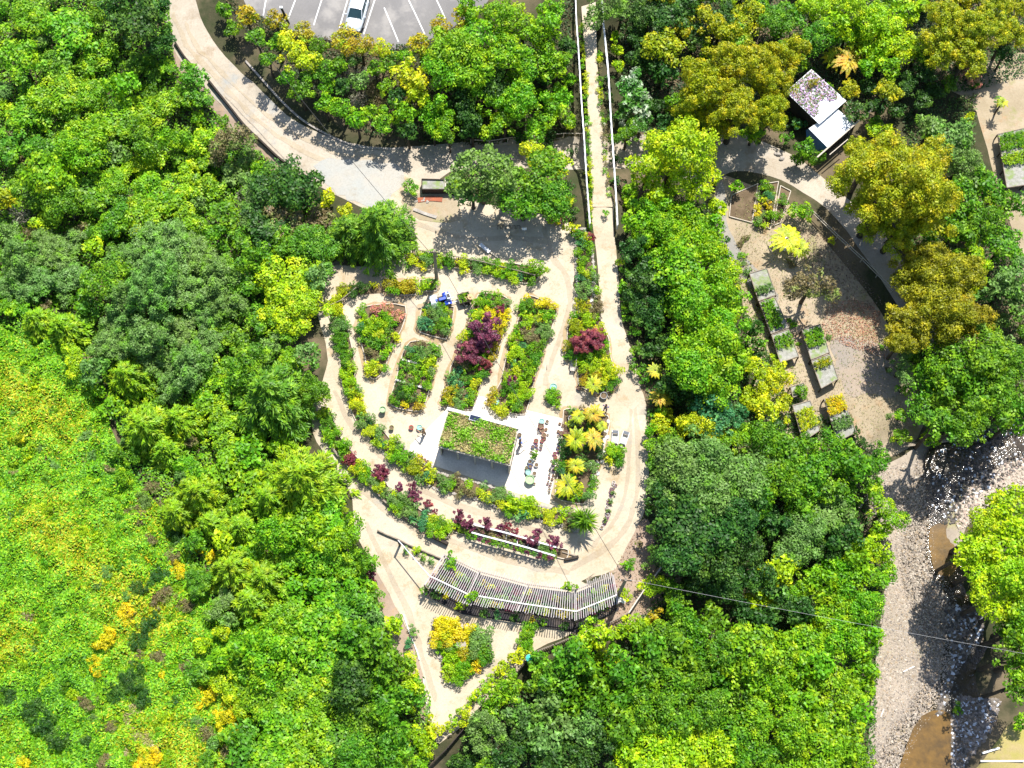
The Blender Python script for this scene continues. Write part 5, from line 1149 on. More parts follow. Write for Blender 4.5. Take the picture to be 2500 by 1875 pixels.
M_skin = surf('skin', (.50,.30,.20), (.46,.27,.18), 8, .6, 0); M_hair = surf('hair', (.06,.04,.025), (.04,.03,.02), 9, .7, .2)
def person(u, v, rz, shirt, trousers, hat, label, reach=False):
    g = P(u, v); rt = empty('person', g, rz, label, 'person'); sm = surf('cloth_'+shirt[0], shirt[1], None, 3, .9, .1); tm = surf('cloth_'+trousers[0], trousers[1], None, 3, .9, .1)
    arms = []
    bodyc = [[(0,0,.92,.10),(0,0,1.15,.11),(0,0,1.42,.10),(.01,0,1.52,.055),(.02,0,1.60,.08),(.03,0,1.70,.085),(.02,0,1.76,.05)]]
    for s_ in (1,-1):
        el, ha = ((.22,s_*.26,1.18),(.46,s_*.18,1.12)) if reach else ((.04,s_*.27,1.14),(.16,s_*.26,.92))
        bodyc.append([(0,0,1.42,.10),(0,s_*.18,1.42,.055),el+(.042,),ha+(.030,),(ha[0]+.06,ha[1],ha[2]-.03,.028)])
        for k, (dy, ln) in enumerate(((-.03,.055),(-.01,.07),(.01,.065),(.03,.05))): bodyc.append([(ha[0]+.06,ha[1],ha[2]-.03,.028),(ha[0]+.08,ha[1]+dy,ha[2]-.05,.011),(ha[0]+.08+ln,ha[1]+dy,ha[2]-.08,.008)])
        bodyc.append([ha+(.030,),(ha[0]+.05,ha[1]-s_*.045,ha[2]-.01,.011)])
        bodyc.append([(0,0,.92,.10),(0,s_*.10,.88,.085),(.02+s_*.05,s_*.11,.48,.055),(s_*.05,s_*.12,.08,.04),(.12+s_*.05,s_*.13,.04,.035)])
        arms.append([(0,0,1.42,.125),(0,s_*.19,1.42,.072),tuple(Vector((0,s_*.19,1.42)).lerp(Vector(el),.75))+(.06,)])
    skin('body', bodyc, M_skin, rt); skin('shirt', [[(0,0,.90,.13),(0,0,1.15,.135),(0,0,1.42,.125)]]+arms, sm, rt)
    lg = [[(0,0,.96,.125),(0,0,.92,.125)]]
    for s_ in (1,-1): lg.append([(0,0,.92,.125),(0,s_*.10,.87,.10),(.02+s_*.05,s_*.11,.48,.072),(s_*.05,s_*.12,.12,.062)]); MB().box((.06+s_*.05,s_*.12,.045), (.27,.10,.09)).build('shoe', M_black, rt, bevel=.03)
    skin('trousers', lg, tm, rt)
    MB().lathe((.02,0,1.70), [(.0,.115),(.06,.10),(.092,.04),(.095,-.02),(.08,-.06)], 12).build('hair', M_hair, rt, True)
    for s_ in (1,-1): MB().lathe((.112,s_*.03,1.69), [(0,.012),(.012,0),(0,-.012)], 6).build('eye', M_black, rt); MB().box((.03,s_*.092,1.68), (.03,.02,.05)).build('ear', M_skin, rt)
    MB().box((.125,0,1.665), (.03,.02,.035)).build('nose', M_skin, rt); MB().box((.115,0,1.63), (.01,.045,.008)).build('mouth', surf('lips', (.35,.12,.10), None, 5, .6, 0), rt)
    if hat: MB().lathe((.02,0,1.76), [(.27,-.02),(.16,0),(.10,.01),(.095,.08),(.06,.11),(0,.115),], 20).build('hat', surf('straw', (.66,.42,.22), (.56,.36,.18), 12, .9, .2), rt)
person(1150,742,2.4,('brown',(.30,.18,.10)),('khaki',(.20,.16,.11)),True,'person in a wide straw hat reaching into the trailer',True)
person(1036,1062,2.6,('tan',(.62,.40,.20)),('dark',(.05,.04,.05)),False,'person in a tan top beside the pale green pot',True)
person(1477,1003,1.2,('blue',(.16,.22,.50)),('navy',(.04,.05,.10)),False,'person in blue walking above the tree fern bed')
person(1270,1087,.4,('sky',(.10,.22,.62)),('grey',(.12,.12,.15)),False,'person in bright blue at the corner of the roofed building',True)
# ---------------------------------------------------------------- quad bike and trailer
M_blue = surf('blue_plastic', (.03,.07,.42), (.04,.10,.55), 2, .3, 0); M_wpl = surf('white_plastic', (.72,.78,.86), (.55,.66,.82), 3, .35, 0)
def quad():
    g = P(1077,738); rz = math.radians(180+17); rt = empty('quad_bike', g, rz, 'blue and white quad bike hitched to the trailer', 'quad bike')
    for x in (.62,-.58):
        for s_ in (1,-1): wheel(rt, (x, s_*.47, .29), .29, .24, 0)
    MB().box((0,0,.38), (1.35,.34,.26)).build('chassis', M_black, rt, bevel=.05)
    for x, nm in ((.62,'front_fender'),(-.58,'rear_fender')):
        m = MB()
        for s_ in (1,-1):
            for k in range(7):
                a = math.radians(20+k*23.3); a2 = math.radians(20+(k+1)*23.3); p = lambda t, y: (x+math.cos(t)*.36, y, .33+math.sin(t)*.34)
                m.poly([p(a,s_*.20),p(a,s_*.62),p(a2,s_*.62),p(a2,s_*.20)] if s_ < 0 else [p(a2,s_*.20),p(a2,s_*.62),p(a,s_*.62),p(a,s_*.20)])
        m.build(nm, M_blue if x < 0 else M_wpl, rt)
    MB().box((.60,0,.68), (.62,.46,.16)).build('hood', M_wpl, rt, bevel=.06); MB().box((.40,.0,.78), (.24,.26,.12)).build('tank', M_blue, rt, bevel=.05)
    MB().box((-.18,0,.76), (.72,.30,.13)).build('seat', M_blue, rt, bevel=.05)
    hbm = MB(); hbm.bar((.36,0,.7),(.24,0,1.02),.05).tube([(.12,.40,1.0),(.22,.16,1.04),(.22,-.16,1.04),(.12,-.40,1.0)], .017, 6); hb_ = hbm.build('handlebar', M_black, rt)
    for s_ in (1,-1): MB().tube([(.12,s_*.40,1.0),(.09,s_*.50,.99)], .026, 8).build('grip', M_rub, hb_); MB().box((.92,s_*.18,.62), (.06,.12,.10)).build('headlight', M_lamp, rt, bevel=.02)
    for x0, z0, nm in ((.72,.80,'front_rack'),(-.72,.82,'rear_rack')):
        m = MB()
        for k in range(5): m.bar((x0-.2+.1*k,-.36,z0),(x0-.2+.1*k,.36,z0),.022)
        for s_ in (1,-1): m.bar((x0-.24,s_*.36,z0),(x0+.24,s_*.36,z0),.028)
        m.build(nm, M_metal, rt)
    bxx = empty('storage_box', (0,0,0), 0); bxx.parent = rt; MB().box((-.74,0,.97), (.36,.60,.26)).build('box', M_wpl, bxx, bevel=.04); MB().box((-.74,0,1.11), (.26,.36,.03)).build('lid', M_black, bxx)
    MB().bar((-.9,0,.35),(-1.25,0,.38),.05).build('tow_bar', M_metal, rt)
    for s_ in (1,-1): MB().box((-.02,s_*.36,.30), (.5,.22,.04)).build('footrest', M_black, rt)
quad()
def trailer():
    g = P(1134,734); rz = math.radians(17); rt = empty('garden_trailer', g, rz, 'dark box trailer loaded with green plants', 'trailer')
    Lx, Ly = 1.10, .95
    for s_ in (1,-1): MB().box((0,s_*Ly/2,.62), (Lx+.05,.05,.36)).build('side_board', M_dwood if s_ < 0 else M_wood, rt); MB().box((s_*Lx/2,0,.62), (.05,Ly-.06,.36)).build('end_board', M_wood, rt); wheel(rt, (0, s_*(Ly/2+.12), .26), .26, .14, 0)
    MB().box((0,0,.46), (Lx,Ly,.05)).build('floor', M_dwood, rt); MB().bar((-Lx/2,0,.42),(-1.15,0,.38),.05).build('drawbar', M_metal, rt)
    rr = random.Random(3)
    for i in range(4):
        for j in range(3):
            x, y = -.40+i*.26, -.30+j*.30; c_, s_ = math.cos(rz), math.sin(rz); me, sc = crown('p', .22)
            o = inst('potted_plant', POTM, None, (g.x+x*c_-y*s_, g.y+x*s_+y*c_, g.z+.49)); inst('foliage', me, o, (0,0,.22), (0,0,rr.uniform(0,6)), (sc*.8,)*3, LM(rr.choice(['mid','brt','lime'])))
            tag(o, 'small green seedling loaded in the garden trailer', 'plant', 'seedlings in the trailer')
trailer()
# ---------------------------------------------------------------- pots
POTC = {'teal':((.25,.48,.42),'pale teal'),'white':((.75,.72,.70),'white'),'mar':((.16,.03,.035),'maroon'),'terr':((.50,.26,.18),'terracotta'),'red':((.50,.03,.06),'red'),'blue':((.05,.08,.32),'blue'),
 'purp':((.18,.05,.20),'purple'),'gg':((.30,.36,.33),'grey green'),'bg':((.30,.42,.52),'grey blue'),'grn':((.12,.24,.12),'green'),'lg':((.34,.50,.26),'light green'),'blk':((.03,.03,.035),'black'),'mag':((.42,.03,.20),'magenta'),'brick':((.66,.06,.07),'bright red'),'oliv':((.38,.38,.14),'olive'),'grey':((.38,.38,.38),'grey')}
PROF = [(.0,0),(.62,0),(.80,.35),(.95,1.05),(1.0,1.15),(1.0,1.25),(.84,1.25),(.80,1.05),(.0,1.0)]
PMESH = {}
def pot(u, v, R, c, where, h=1.0, fill=None):
    k = (c,)
    if k not in PMESH: PMESH[k] = MB().lathe((0,0,0), [(r_, z) for r_, z in PROF[:8]], 20).mesh('pot', surf('glaze_'+c, POTC[c][0], tuple(x*.8 for x in POTC[c][0]), 5, .3, 0), True)
    g = P(u, v, R*h*1.2); g.z = tz(g.x, g.y)+.06; o = inst('plant_pot', PMESH[k], None, g, (0,0,random.uniform(0,6)), (R, R, R*h))
    sm = MB().lathe((0,0,1.0), [(.84,0),(0,.04)], 16)
    if k+('s', fill) not in PMESH: PMESH[k+('s', fill)] = sm.mesh('fill', fill or (M_soil if c not in ('teal','lg') else surf('pot_water_'+c, tuple(x*1.3 for x in POTC[c][0]), None, 3, .1, 0)))
    inst('fill', PMESH[k+('s', fill)], o)
    big = 'large ' if R > .33 else ('small ' if R < .15 else '')
    want(o, f"{big}{POTC[c][1]} round pot {where}", 'pot', u, v); return o
Z3 = lambda x, y: (1230+x*.14467, 1000+y*.14467)
for x, y, c, r_ in [(640,200,'teal',48),(732,205,'white',34),(625,285,'mar',52),(650,350,'terr',44),(580,335,'white',22),(715,335,'terr',27),(677,432,'terr',42),(742,430,'grey',20),(575,395,'white',19),(690,492,'mar',28),(545,530,'red',40),(645,530,'red',34),(490,632,'blue',34),(552,615,'purp',28),(562,675,'blue',28),(632,612,'gg',30),(622,670,'purp',24),(462,718,'white',27),(440,880,'bg',42),(478,905,'bg',30),(390,985,'grn',34),(446,960,'blue',40),(447,1005,'blue',28),(550,935,'white',40),(412,1062,'teal',48),(516,1080,'white',40),(372,1060,'blue',26),(440,1185,'lg',80),(517,1252,'white',25)]:
    pot(*Z3(x, y), max(r_, 18)*.14467/27, c, 'in the left row on the white paving')
for x, y, c, r_ in [(945,242,'mar',24),(1000,275,'mar',28),(1000,222,'mar',20),(920,372,'mar',27),(972,402,'mar',40),(915,445,'white',22),(975,525,'blk',28),(940,585,'blk',26),(990,570,'blk',24),(915,645,'blue',32),(920,705,'purp',28),(860,745,'mag',34),(872,800,'red',30),(885,845,'red',30),(802,862,'white',20),(836,922,'purp',32),(842,1022,'purp',32),(778,1012,'white',22),(772,1088,'white',22),(832,1112,'terr',22),(765,1152,'purp',22),(816,1178,'mar',24),(750,1218,'white',20),(790,1252,'white',27),(735,1262,'purp',20),(772,1300,'purp',22),(770,1350,'white',28),(765,1400,'grey',22),(1040,400,'mar',44)]:
    pot(*Z3(x, y), max(r_, 18)*.14467/27, c, 'in the right row on the white paving')
small_plant(*Z3(530,780), 13, 'mid', 'left row of pots on the paving')
for x, y, r_ in [(265,430,36),(270,560,20)]: pot(*Z3(x, y), r_*.14467/27, 'blk', 'at the right corner of the roofed building')
pot(1004,1044,.22,'brick','alone on the pale yard'); pot(1024,1044,.26,'teal','beside the person in tan'); pot(956,1044,.22,'oliv','at the edge of the inner terrace bed',1.6); pot(934,1000,.30,'lg','on the left of the yard',1.7)
pot(1209,981,.36,'teal','at the bottom of the fourth bed'); pot(1351,945,.34,'teal','above the round green island'); pot(1474,966,.34,'grey','below the fifth bed'); pot(1414,947,.24,'mar','left of the orange tree fern'); pot(1493,952,.22,'mar','beside the curved path'); pot(1395,1022,.30,'grey','at the top of the walled bed')
for i, (x, y) in enumerate([(1022,1112),(1030,1116),(1037,1123),(1044,1127),(1050,1132)]): pot(x, y, .14, 'mar' if i % 2 else 'red', 'in the short row at the left paving corner')
for i in range(30):
    t = i/29; pot(1500-t*28+random.uniform(-5,5), 1178+t*110, random.uniform(.11,.17), random.choice(['purp','white','purp','grey']), 'in the narrow display between paths', .7)
for i in range(4): small_plant(1478+i*6, 1270-i*22, 7, 'gry', 'narrow display of pots between paths')
# white stones round the walled bed, loose stones elsewhere
SM = []
for s_ in range(3):
    bm = bmesh.new(); bmesh.ops.create_icosphere(bm, subdivisions=2, radius=1); q = random.Random(s_)
    for v in bm.verts: v.co *= q.uniform(.82, 1.15); v.co.z *= .6
    me = bpy.data.meshes.new('stone'); bm.to_mesh(me); bm.free(); me.materials.append(M_wstone); SM.append(me)
def stone(u, v, r_, label, mat=None): p = P(u, v); o = inst('stone', random.choice(SM), None, (p.x, p.y, p.z+r_*.3), (0,0,random.uniform(0,6)), (r_, r_*random.uniform(.6,1), r_), mat); return want(o, label, 'stone', u, v)
for x, y in [(1760,210),(1730,370),(1740,470),(1700,510),(1690,560),(1665,590),(1690,720),(1605,800),(1580,900),(1660,880),(1450,940),(1585,1085),(1510,1130),(1505,1185),(1465,1290),(1450,1350),(1480,920)]: u, v = Z3(x, y); stone(u, v, .22, 'white stone edging the walled fern bed')
for i in range(34): stone(1442+random.uniform(-7,7)+i*.35, 665+i*2.6, random.uniform(.12,.26), 'pale stone in the strip beside the ramp path', M_stone if i % 3 else None)
for i in range(26): stone(1300+i*5+random.uniform(-3,3), 1268+i*.9+random.uniform(-3,3), random.uniform(.08,.18), 'pale stone along the lower edge of the inner terrace bed', M_stone if i % 2 else None)
for i in range(10): stone(random.uniform(1000,1060), random.uniform(480,500), random.uniform(.1,.2), 'stone below the planter box', M_stone)
# loungers
def lounger(u, v, rz, label):
    rt = empty('lounger', P(u, v), rz, label, 'lounger')
    for s_ in (1,-1): MB().box((s_*.27,0,.30), (.05,1.25,.06)).build('side_rail', M_metal, rt)
    for x in (.26,-.26):
        for y in (.55,-.55): MB().box((x,y,.15), (.06,.06,.30)).build('leg', M_black, rt)
    MB().box((0,-.25,.35), (.48,.68,.08)).build('seat', surf('pale_cushion', (.50,.54,.50), None, 4, .9, .1), rt, bevel=.03); MB().box((0,.20,.37), (.48,.22,.09)).build('cushion', M_black, rt, bevel=.03)
    MB().box((0,.46,.50), (.50,.30,.07), rot=Matrix.Rotation(math.radians(38), 3, 'X')).build('backrest', surf('grey_fabric', (.34,.36,.40), None, 4, .9, .1), rt, bevel=.02)
lounger(1501,1070,-.08,'left one of the two grey loungers above the square bed'); lounger(1524,1072,-.33,'right one of the two grey loungers above the square bed')
# bench in fifth bed
def seat(u, v, rz, label):
    rt = empty('bench', P(u, v), rz, label, 'bench'); m = MB()
    for k in range(4): m.box((0,-.18+.12*k,.44), (1.3,.10,.04))
    m.build('seat', M_pale, rt); m = MB()
    for k in range(3): m.box((0,.25,.60+.12*k), (1.3,.03,.09))
    m.build('backrest', M_pale, rt)
    for x in (-.58,.58):
        for y in (-.18,.22): MB().box((x,y,.21), (.07,.07,.42)).build('leg', M_dwood, rt)
seat(1399,893,math.radians(-95),'weathered slatted bench beside the fifth bed')
# round table in the triangular bed
def table():
    rt = empty('garden_table', P(1126,1577), 0, 'round stone table with seats in the triangular bed', 'table'); MB().lathe((0,0,.7), [(0,.06),(.42,.06),(.45,.03),(.42,0),(0,0)], 24).build('top', M_stone, rt); MB().lathe((0,0,0), [(.22,0),(.12,.2),(.12,.6),(.25,.7)], 14).build('pedestal', M_stone, rt)
    for a in (2.4,3.5,4.4,5.3):
        s_ = MB().lathe((math.cos(a)*.85+.1, math.sin(a)*.85, 0), [(0,.0),(.16,0),(.13,.2),(.19,.42),(0,.44)], 12).build('stool', M_wstone, None); tag(s_, 'small pale round stool beside the garden table', 'stool', 'stools round the garden table'); s_.location = rt.location
table()
pv = empty('garden_umbrella', P(1292,1612), 0, 'small teal umbrella standing at the fence corner', 'umbrella'); M_teal = surf('teal_cloth', (.03,.46,.36), (.10,.55,.45), 6, .6, .1)
m = MB()
for k in range(8):
    a, b = k*math.pi/4, (k+1)*math.pi/4; m.poly([(0,0,1.75),(math.cos(a)*.33,math.sin(a)*.33,1.55),(math.cos(b)*.33,math.sin(b)*.33,1.55)])
m.build('canopy', M_teal, pv); MB().bar((0,0,0),(0,0,1.74),.03).build('pole', M_metal, pv)
# small sign post, rubbish and boards
sg = empty('sign_post', P(1280,570), 0, 'small white sign on a post beside the shaded hedge', 'sign'); MB().box((0,0,.6), (.06,.06,1.2)).build('post', M_pale, sg); MB().box((0,-.05,1.15), (.42,.04,.26), rot=Matrix.Rotation(-.5, 3, 'X')).build('board', M_paint, sg)
def board_(u0, v0, u1, v1, w_, z, mat, nm, label, cat='board'): a, b = P(u0, v0, z), P(u1, v1, z); return tag(MB().bar(a, b, w_, .05).build(nm, mat), label, cat)
board_(1172,596,1195,615,.35,.3,M_metal,'white_board','white tilted board behind the raised bed'); board_(1195,614,1215,628,.10,.2,M_pale,'plank','pale plank leaning at the raised bed')
board_(1905,577,1925,608,1.0,.15,M_paint,'sheet','white sheet lying under the golden tree fern','sheet'); board_(1510,1462,1527,1468,.45,.5,M_paint,'white_box','white box by the right end of the shade house','box')
rkb = empty('bike_rack', P(1215,560), 0, 'dark metal rack standing in the tree shade', 'rack')
for i in range(5): x = i*.45; par(MB().tube([rkb.location+Vector((x,0,0)), rkb.location+Vector((x,.1,.6)), rkb.location+Vector((x+.3,.1,.6)), rkb.location+Vector((x+.3,0,0))], .03, 6).build('hoop', M_black, rkb) , rkb)
board_(2398,1839,2440,1826,.16,.2,M_paint,'plank','white plank lying on the grass at bottom right'); board_(2394,1858,2500,1858,.14,.2,M_paint,'plank','long white plank along the bottom right corner')
board_(2325,1765,2338,1850,.35,.25,M_dwood,'log','dark log lying in the brown river water','log'); board_(2205,1640,2232,1627,.10,.1,M_wstone,'stick','pale driftwood stick on the river gravel','driftwood'); board_(2150,1750,2158,1730,.08,.1,M_wstone,'stick','small pale driftwood stick near the wood edge','driftwood'); board_(2098,1240,2128,1200,.16,.2,M_pale,'log','pale fallen log above the river gravel','log')
board_(2200,1088,2440,1062,.3,.5,M_wood,'retaining_board','long timber edge above the shaded river pool','retaining board'); board_(2446,1038,2500,1100,.5,.5,M_dwood,'retaining_board','dark timber wall at the right river edge','retaining board')
for q in [(1900,378,.3),(1908,388,.28),(1893,376,.2)]: stone(q[0], q[1], q[2], 'grey boulder by the shed drive', M_stone)

# ================================================================== FILLER TREES, COVER, STONES
def filler(poly, kinds, rlo, rhi, n, gap=.62, seed=1, border=0):
    rr = random.Random(seed); us = [p[0]*S for p in poly]; vs = [p[1]*S for p in poly]; pl = list(zip(us, vs)); k = 0
    for _ in range(n):
        u, v = rr.uniform(min(us), max(us)), rr.uniform(min(vs), max(vs))
        if not inside((u, v), pl): continue
        r_ = rr.uniform(rlo, rhi)
        if any((u-a)**2+(v-b)**2 < (gap*(r_+c_))**2 for a, b, c_ in TREES): continue
        kd, cl = rr.choice(kinds); tree(kd, u, v, r_, cl); k += 1
    return k
SL = [(0,760),(180,800),(260,1040),(420,1200),(520,1400),(620,1660),(0,1660)]
LS = [(-20,-20),(355,-20),(368,100),(420,200),(520,300),(640,390),(780,450),(720,560),(660,700),(690,850),(660,960),(740,1060),(790,1200),(820,1280),(860,1420),(915,1500),(915,1680),(420,1680),(440,1300),(260,1040),(200,800),(-20,680)]
nf = filler(LS, [('f','brt'),('f','mid'),('b','brt'),('b','mid'),('b','lime'),('b','brt'),('b','gry'),('b','mid')], 22, 46, 3500, .60, 3)
nf += filler([(1230,1400),(1340,1360),(1400,1300),(1390,1000),(1400,700),(1330,420),(1560,420),(1620,640),(1700,820),(1900,960),(1920,1200),(1880,1500),(1870,1680),(960,1680),(1010,1540)], [('b','brt'),('b','mid'),('b','lime'),('b','drk'),('b','mid')], 24, 48, 3500, .60, 4)
nf += filler([(1330,-20),(2230,-20),(2100,200),(1950,250),(1800,290),(1660,290),(1420,300),(1330,300)], [('b','drk'),('b','mid'),('f','olv'),('b','brt')], 24, 52, 1500, .62, 5)
nf += filler([(640,150),(960,90),(1240,60),(1240,290),(960,300),(800,270),(700,220)], [('b','drk'),('b','mid'),('b','brt')], 20, 40, 1200, .6, 6)
nf += filler([(1960,520),(2120,480),(2230,560),(2230,900),(2000,930),(1930,800)], [('b','mid'),('b','gry')], 24, 44, 500, .62, 7)
nf += filler(SL, [('g','brn'),('g','brt'),('g','con'),('g','lime'),('g','mid'),('g','con'),('g','lime'),('g','gry'),('g','brt'),('g','mid')], 9, 24, 900, .75, 9)
print('TREES', len(TREES), 'filler', nf)
def cover(name, poly, n, size, pal, amp, label, seed=1, freq=1.0, px=True, group=None, keepout=None, hs=.35):
    r = np.random.default_rng(seed); wp = [P(u*S, v*S)[:2] for u, v in poly]; xs = [p[0] for p in wp]; ys = [p[1] for p in wp]
    x = r.uniform(min(xs), max(xs), n); y = r.uniform(min(ys), max(ys), n); k = inside_np(x, y, wp); x = x[k]; y = y[k]
    b = .5+.25*np.sin(x*1.7*freq+2*np.sin(y*.9*freq))+.25*np.sin(y*2.1*freq+2*np.sin(x*1.1*freq+1)); b2 = .5+.5*np.sin(x*.31+1.3*np.sin(y*.37))*np.sin(y*.27+1.1*np.sin(x*.23+2))
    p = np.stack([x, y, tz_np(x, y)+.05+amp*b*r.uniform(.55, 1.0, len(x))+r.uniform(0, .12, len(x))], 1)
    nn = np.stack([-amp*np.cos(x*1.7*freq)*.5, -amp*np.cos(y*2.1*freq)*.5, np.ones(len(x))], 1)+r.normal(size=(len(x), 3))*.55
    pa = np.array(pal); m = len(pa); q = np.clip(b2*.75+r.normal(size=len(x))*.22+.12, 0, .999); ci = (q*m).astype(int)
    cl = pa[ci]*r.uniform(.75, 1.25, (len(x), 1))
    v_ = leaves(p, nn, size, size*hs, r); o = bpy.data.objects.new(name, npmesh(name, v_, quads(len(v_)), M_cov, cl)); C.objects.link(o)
    tag(o, label, 'ground cover', None, 'stuff'); return len(x)
SLOPE = [(-60,680),(120,740),(200,790),(250,950),(300,1040),(390,1150),(460,1300),(560,1380),(640,1500),(700,1720),(-80,1720)]
print(cover('slope_grass', SLOPE, 270000, .30, [(.07,.24,.008),(.14,.40,.006),(.22,.50,.006),(.12,.36,.008),(.28,.52,.008),(.18,.44,.006),(.34,.50,.008),(.50,.48,.012)], .95, 'bright yellow green grass and bracken covering the left slope', 2, 1.3, hs=.42))
print(cover('scrub_cover', [(-60,-60),(360,-60),(380,140),(470,250),(620,380),(700,450),(700,620),(600,700),(680,900),(640,1000),(740,1100),(800,1250),(850,1400),(930,1500),(930,1720),(680,1720),(560,1380),(460,1300),(300,1040),(200,790),(-60,680)], 170000, .32, [(.06,.20,.010),(.11,.31,.008),(.17,.40,.008),(.24,.46,.008),(.14,.26,.05)], .9, 'green undergrowth between the trees of the left scrub', 3, .8, hs=.55))
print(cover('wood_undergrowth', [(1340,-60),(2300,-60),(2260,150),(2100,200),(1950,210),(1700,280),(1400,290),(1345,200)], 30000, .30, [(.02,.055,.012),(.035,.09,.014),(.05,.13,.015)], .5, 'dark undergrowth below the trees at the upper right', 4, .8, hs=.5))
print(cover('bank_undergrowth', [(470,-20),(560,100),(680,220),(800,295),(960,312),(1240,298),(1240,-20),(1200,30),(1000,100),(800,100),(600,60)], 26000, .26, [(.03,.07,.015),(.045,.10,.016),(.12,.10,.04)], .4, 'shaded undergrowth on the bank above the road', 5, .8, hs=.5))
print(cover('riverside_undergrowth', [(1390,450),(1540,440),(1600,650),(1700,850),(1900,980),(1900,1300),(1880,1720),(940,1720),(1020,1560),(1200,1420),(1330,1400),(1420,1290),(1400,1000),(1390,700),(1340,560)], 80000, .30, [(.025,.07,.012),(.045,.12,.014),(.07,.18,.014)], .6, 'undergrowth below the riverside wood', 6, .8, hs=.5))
print(cover('right_undergrowth', [(1950,240),(2110,200),(2100,420),(2140,560),(2230,560),(2230,900),(2050,950),(1960,760),(1960,560)], 16000, .28, [(.03,.08,.014),(.06,.15,.014),(.12,.16,.03)], .4, 'undergrowth around the right hand trees', 7, .8, hs=.5))
print(cover('verge_grass', [(1590,560),(1620,560),(1700,760),(1760,900),(1830,960),(1900,1000),(1890,1040),(1720,960),(1640,830),(1600,700)], 9000, .22, [(.20,.24,.05),(.14,.24,.03),(.30,.28,.09)], .25, 'thin grass along the left of the lower benches', 8, 1, hs=.4))
print(cover('leaf_litter', [(x/S, y/S) for x, y in [(2020,740),(2090,730),(2150,760),(2140,830),(2170,880),(2080,850),(2000,820)]], 2600, .16, [(.40,.17,.10),(.46,.26,.17),(.52,.36,.26),(.34,.14,.10)], .03, 'reddish fallen leaves lying on the bare lower yard', 9, 1, hs=.5))
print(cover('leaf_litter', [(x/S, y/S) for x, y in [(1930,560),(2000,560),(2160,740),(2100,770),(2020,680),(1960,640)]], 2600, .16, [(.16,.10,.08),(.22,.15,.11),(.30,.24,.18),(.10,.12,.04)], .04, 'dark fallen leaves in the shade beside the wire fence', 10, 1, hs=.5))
print(cover('leaf_litter', [(x/S, y/S) for x, y in [(1490,1400),(1530,1335),(1572,1265),(1640,1340),(1640,1450),(1540,1530),(1440,1560)]], 2200, .15, [(.30,.17,.10),(.40,.28,.18),(.46,.38,.30),(.16,.17,.05)], .03, 'fallen leaves on the bare ground right of the shade house', 12, 1, hs=.5))
print(cover('dry_grass', [(262,1530),(300,1520),(330,1560),(345,1610),(350,1660),(260,1660),(280,1600)], 5000, .30, [(.50,.40,.20),(.58,.50,.28),(.42,.34,.16),(.30,.34,.06)], .62, 'straw coloured dry grass patch at the foot of the left slope', 14, 1, hs=.2))
print(cover('yard_weeds', [(x/S, y/S) for x, y in [(1800,480),(1900,500),(2000,620),(2110,760),(2190,900),(2230,1050),(2100,1090),(1960,1060),(1860,940),(1850,760),(1790,600)]], 9000, .16, [(.14,.22,.03),(.22,.26,.05),(.30,.25,.11),(.36,.27,.15),(.16,.12,.06)], .05, 'thin weeds and twigs over the lower nursery ground', 15, 1.6, hs=.3))
print(cover('path_weeds', [(x/S, y/S) for x, y in [(1290,760),(1360,620),(1400,600),(1405,700),(1380,860),(1340,860)]], 260, .10, [(.30,.28,.08),(.40,.33,.14)], .02, 'thin dry weeds at the edge of the yard', 13, 1, hs=.3))
# river stones: two sheets of many small stones
def stones(name, poly, n, lo, hi, pal, label, seed, zoff=0.0):
    r = np.random.default_rng(seed); wp = [P(u, v)[:2] for u, v in poly]; xs = [p[0] for p in wp]; ys = [p[1] for p in wp]
    x = r.uniform(min(xs), max(xs), n); y = r.uniform(min(ys), max(ys), n); k = inside_np(x, y, wp); x = x[k]; y = y[k]; n = len(x)
    base = np.array([(1,0,0),(.3,.95,0),(-.8,.6,0),(-.8,-.6,0),(.3,-.95,0),(.1,0,.7)]); a = r.uniform(0, 6.28, n); s_ = lo+(hi-lo)*r.uniform(0,1,n)**3
    ca, sa = np.cos(a), np.sin(a); bx = base[None]*r.uniform(.7,1.2,(n,6,1)); X = (bx[...,0]*ca[:,None]-bx[...,1]*.7*sa[:,None])*s_[:,None]+x[:,None]; Y = (bx[...,0]*sa[:,None]+bx[...,1]*.7*ca[:,None])*s_[:,None]+y[:,None]
    Z = bx[...,2]*s_[:,None]+np.maximum(tz_np(x, y)+zoff, -6.43)[:,None]; v_ = np.stack([X, Y, Z], -1).reshape(-1, 3)
    t = np.array([[0,1,5],[1,2,5],[2,3,5],[3,4,5],[4,0,5]]); f_ = (np.arange(n)[:,None,None]*6+t[None]).reshape(-1,3); pa = np.array(pal); cl = np.repeat(pa[r.integers(0, len(pa), n)]*r.uniform(.7,1.2,(n,1)), 5, axis=0)
    m = MATS.get('stones') 
    if not m: m = newmat('stones'); at = N(m.node_tree, 'ShaderNodeAttribute', attribute_name='Col'); finish(m, at.outputs['Color'], .85); MATS['stones'] = m
    o = bpy.data.objects.new(name, npmesh(name, v_, f_, m, cl)); C.objects.link(o); tag(o, label, 'stones', None, 'stuff')
GB = [(2090,1180),(2170,1140),(2240,1120),(2275,1200),(2280,1380),(2320,1440),(2350,1530),(2345,1620),(2300,1720),(2240,1790),(2190,1900),(2130,1960),(2130,1700),(2150,1500),(2165,1400),(2140,1280)]
stones('river_gravel_stones', GB, 60000, .02, .13, [(.36,.30,.245),(.27,.23,.19),(.42,.37,.31),(.19,.165,.145),(.30,.23,.155),(.33,.29,.23)], 'pale stones of the dry river bed', 1, .03)
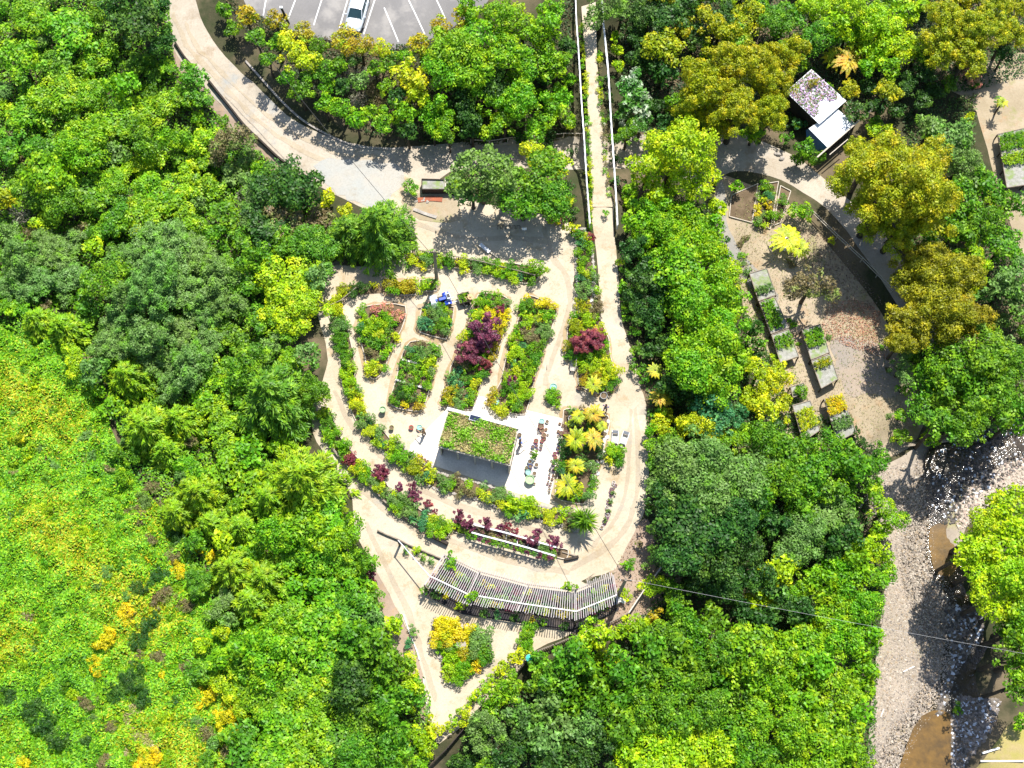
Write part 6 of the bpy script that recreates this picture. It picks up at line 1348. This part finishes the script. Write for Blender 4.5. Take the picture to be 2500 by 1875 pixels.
stones('river_gravel_stones', [(2400,1150),(2500,1120),(2620,1120),(2620,1180),(2440,1200),(2390,1260),(2340,1300),(2330,1240)], 9000, .05, .2, [(.46,.40,.32),(.36,.31,.26),(.44,.34,.28)], 'pale stones on the far river shore', 2, .10)
stones('rapids_rocks', [(2262,1120),(2380,1060),(2500,1010),(2560,1100),(2400,1200),(2330,1280),(2270,1280)], 9000, .03, .26, [(.06,.055,.05),(.09,.08,.07),(.16,.14,.13),(.10,.09,.08),(.05,.045,.04),(.14,.125,.12),(.12,.10,.08),(.05,.05,.045),(.10,.08,.06),(.60,.64,.70)], 'wet rocks and white water at the river bend', 3, .10)
stones('rapids_rocks', [(2300,1480),(2390,1480),(2400,1560),(2330,1640),(2300,1740),(2280,1750),(2320,1600)], 7000, .04, .32, [(.08,.07,.06),(.16,.14,.125),(.55,.58,.62),(.24,.21,.175),(.14,.105,.07),(.10,.09,.08),(.19,.16,.12)], 'wet rocks at the left of the dark pool', 4, .10)
stones('rapids_rocks', [(2330,1700),(2440,1710),(2430,1760),(2380,1830),(2340,1900),(2320,1900),(2318,1760)], 12000, .04, .32, [(.12,.105,.09),(.20,.175,.155),(.60,.63,.68),(.28,.235,.19),(.18,.135,.09),(.24,.21,.19),(.15,.13,.11)], 'wet rocks and foam right of the brown shallows', 5, .12)

# ================================================================== LABELS
from collections import defaultdict
grp = defaultdict(list)
for o, u, v in PENDING: grp[o['label']].append((u, v, o))
ORD = ['first','second','third','fourth','fifth','sixth','seventh','eighth','ninth','tenth','eleventh','twelfth','thirteenth','fourteenth','fifteenth','sixteenth']
CARD = {2:'two',3:'three',4:'four',5:'five',6:'six',7:'seven',8:'eight',9:'nine',10:'ten',11:'eleven',12:'twelve'}
for lab, q in grp.items():
    n = len(q)
    if n == 1: continue
    q.sort(key=lambda t: t[0])
    short = lab
    if n <= 16:
        for i, (u, v, o) in enumerate(q):
            pos = ('left one' if i == 0 else 'right one') if n == 2 else ('leftmost' if i == 0 else 'rightmost' if i == n-1 else ORD[i]+' from left')
            o['label'] = f"{short}, {pos}"
            o['group'] = ' '.join(lab.split()[:8])
    else:
        for u, v, o in q: o['group'] = ' '.join(lab.split()[:8])
for o in SC.objects:
    if 'label' in o and len(o['label'].split()) > 16: print('LONG', o.name, o['label'])
mx = max(len(o['label'].split()) for o in SC.objects if 'label' in o)
print('max label words', mx, 'objects', len(SC.objects))
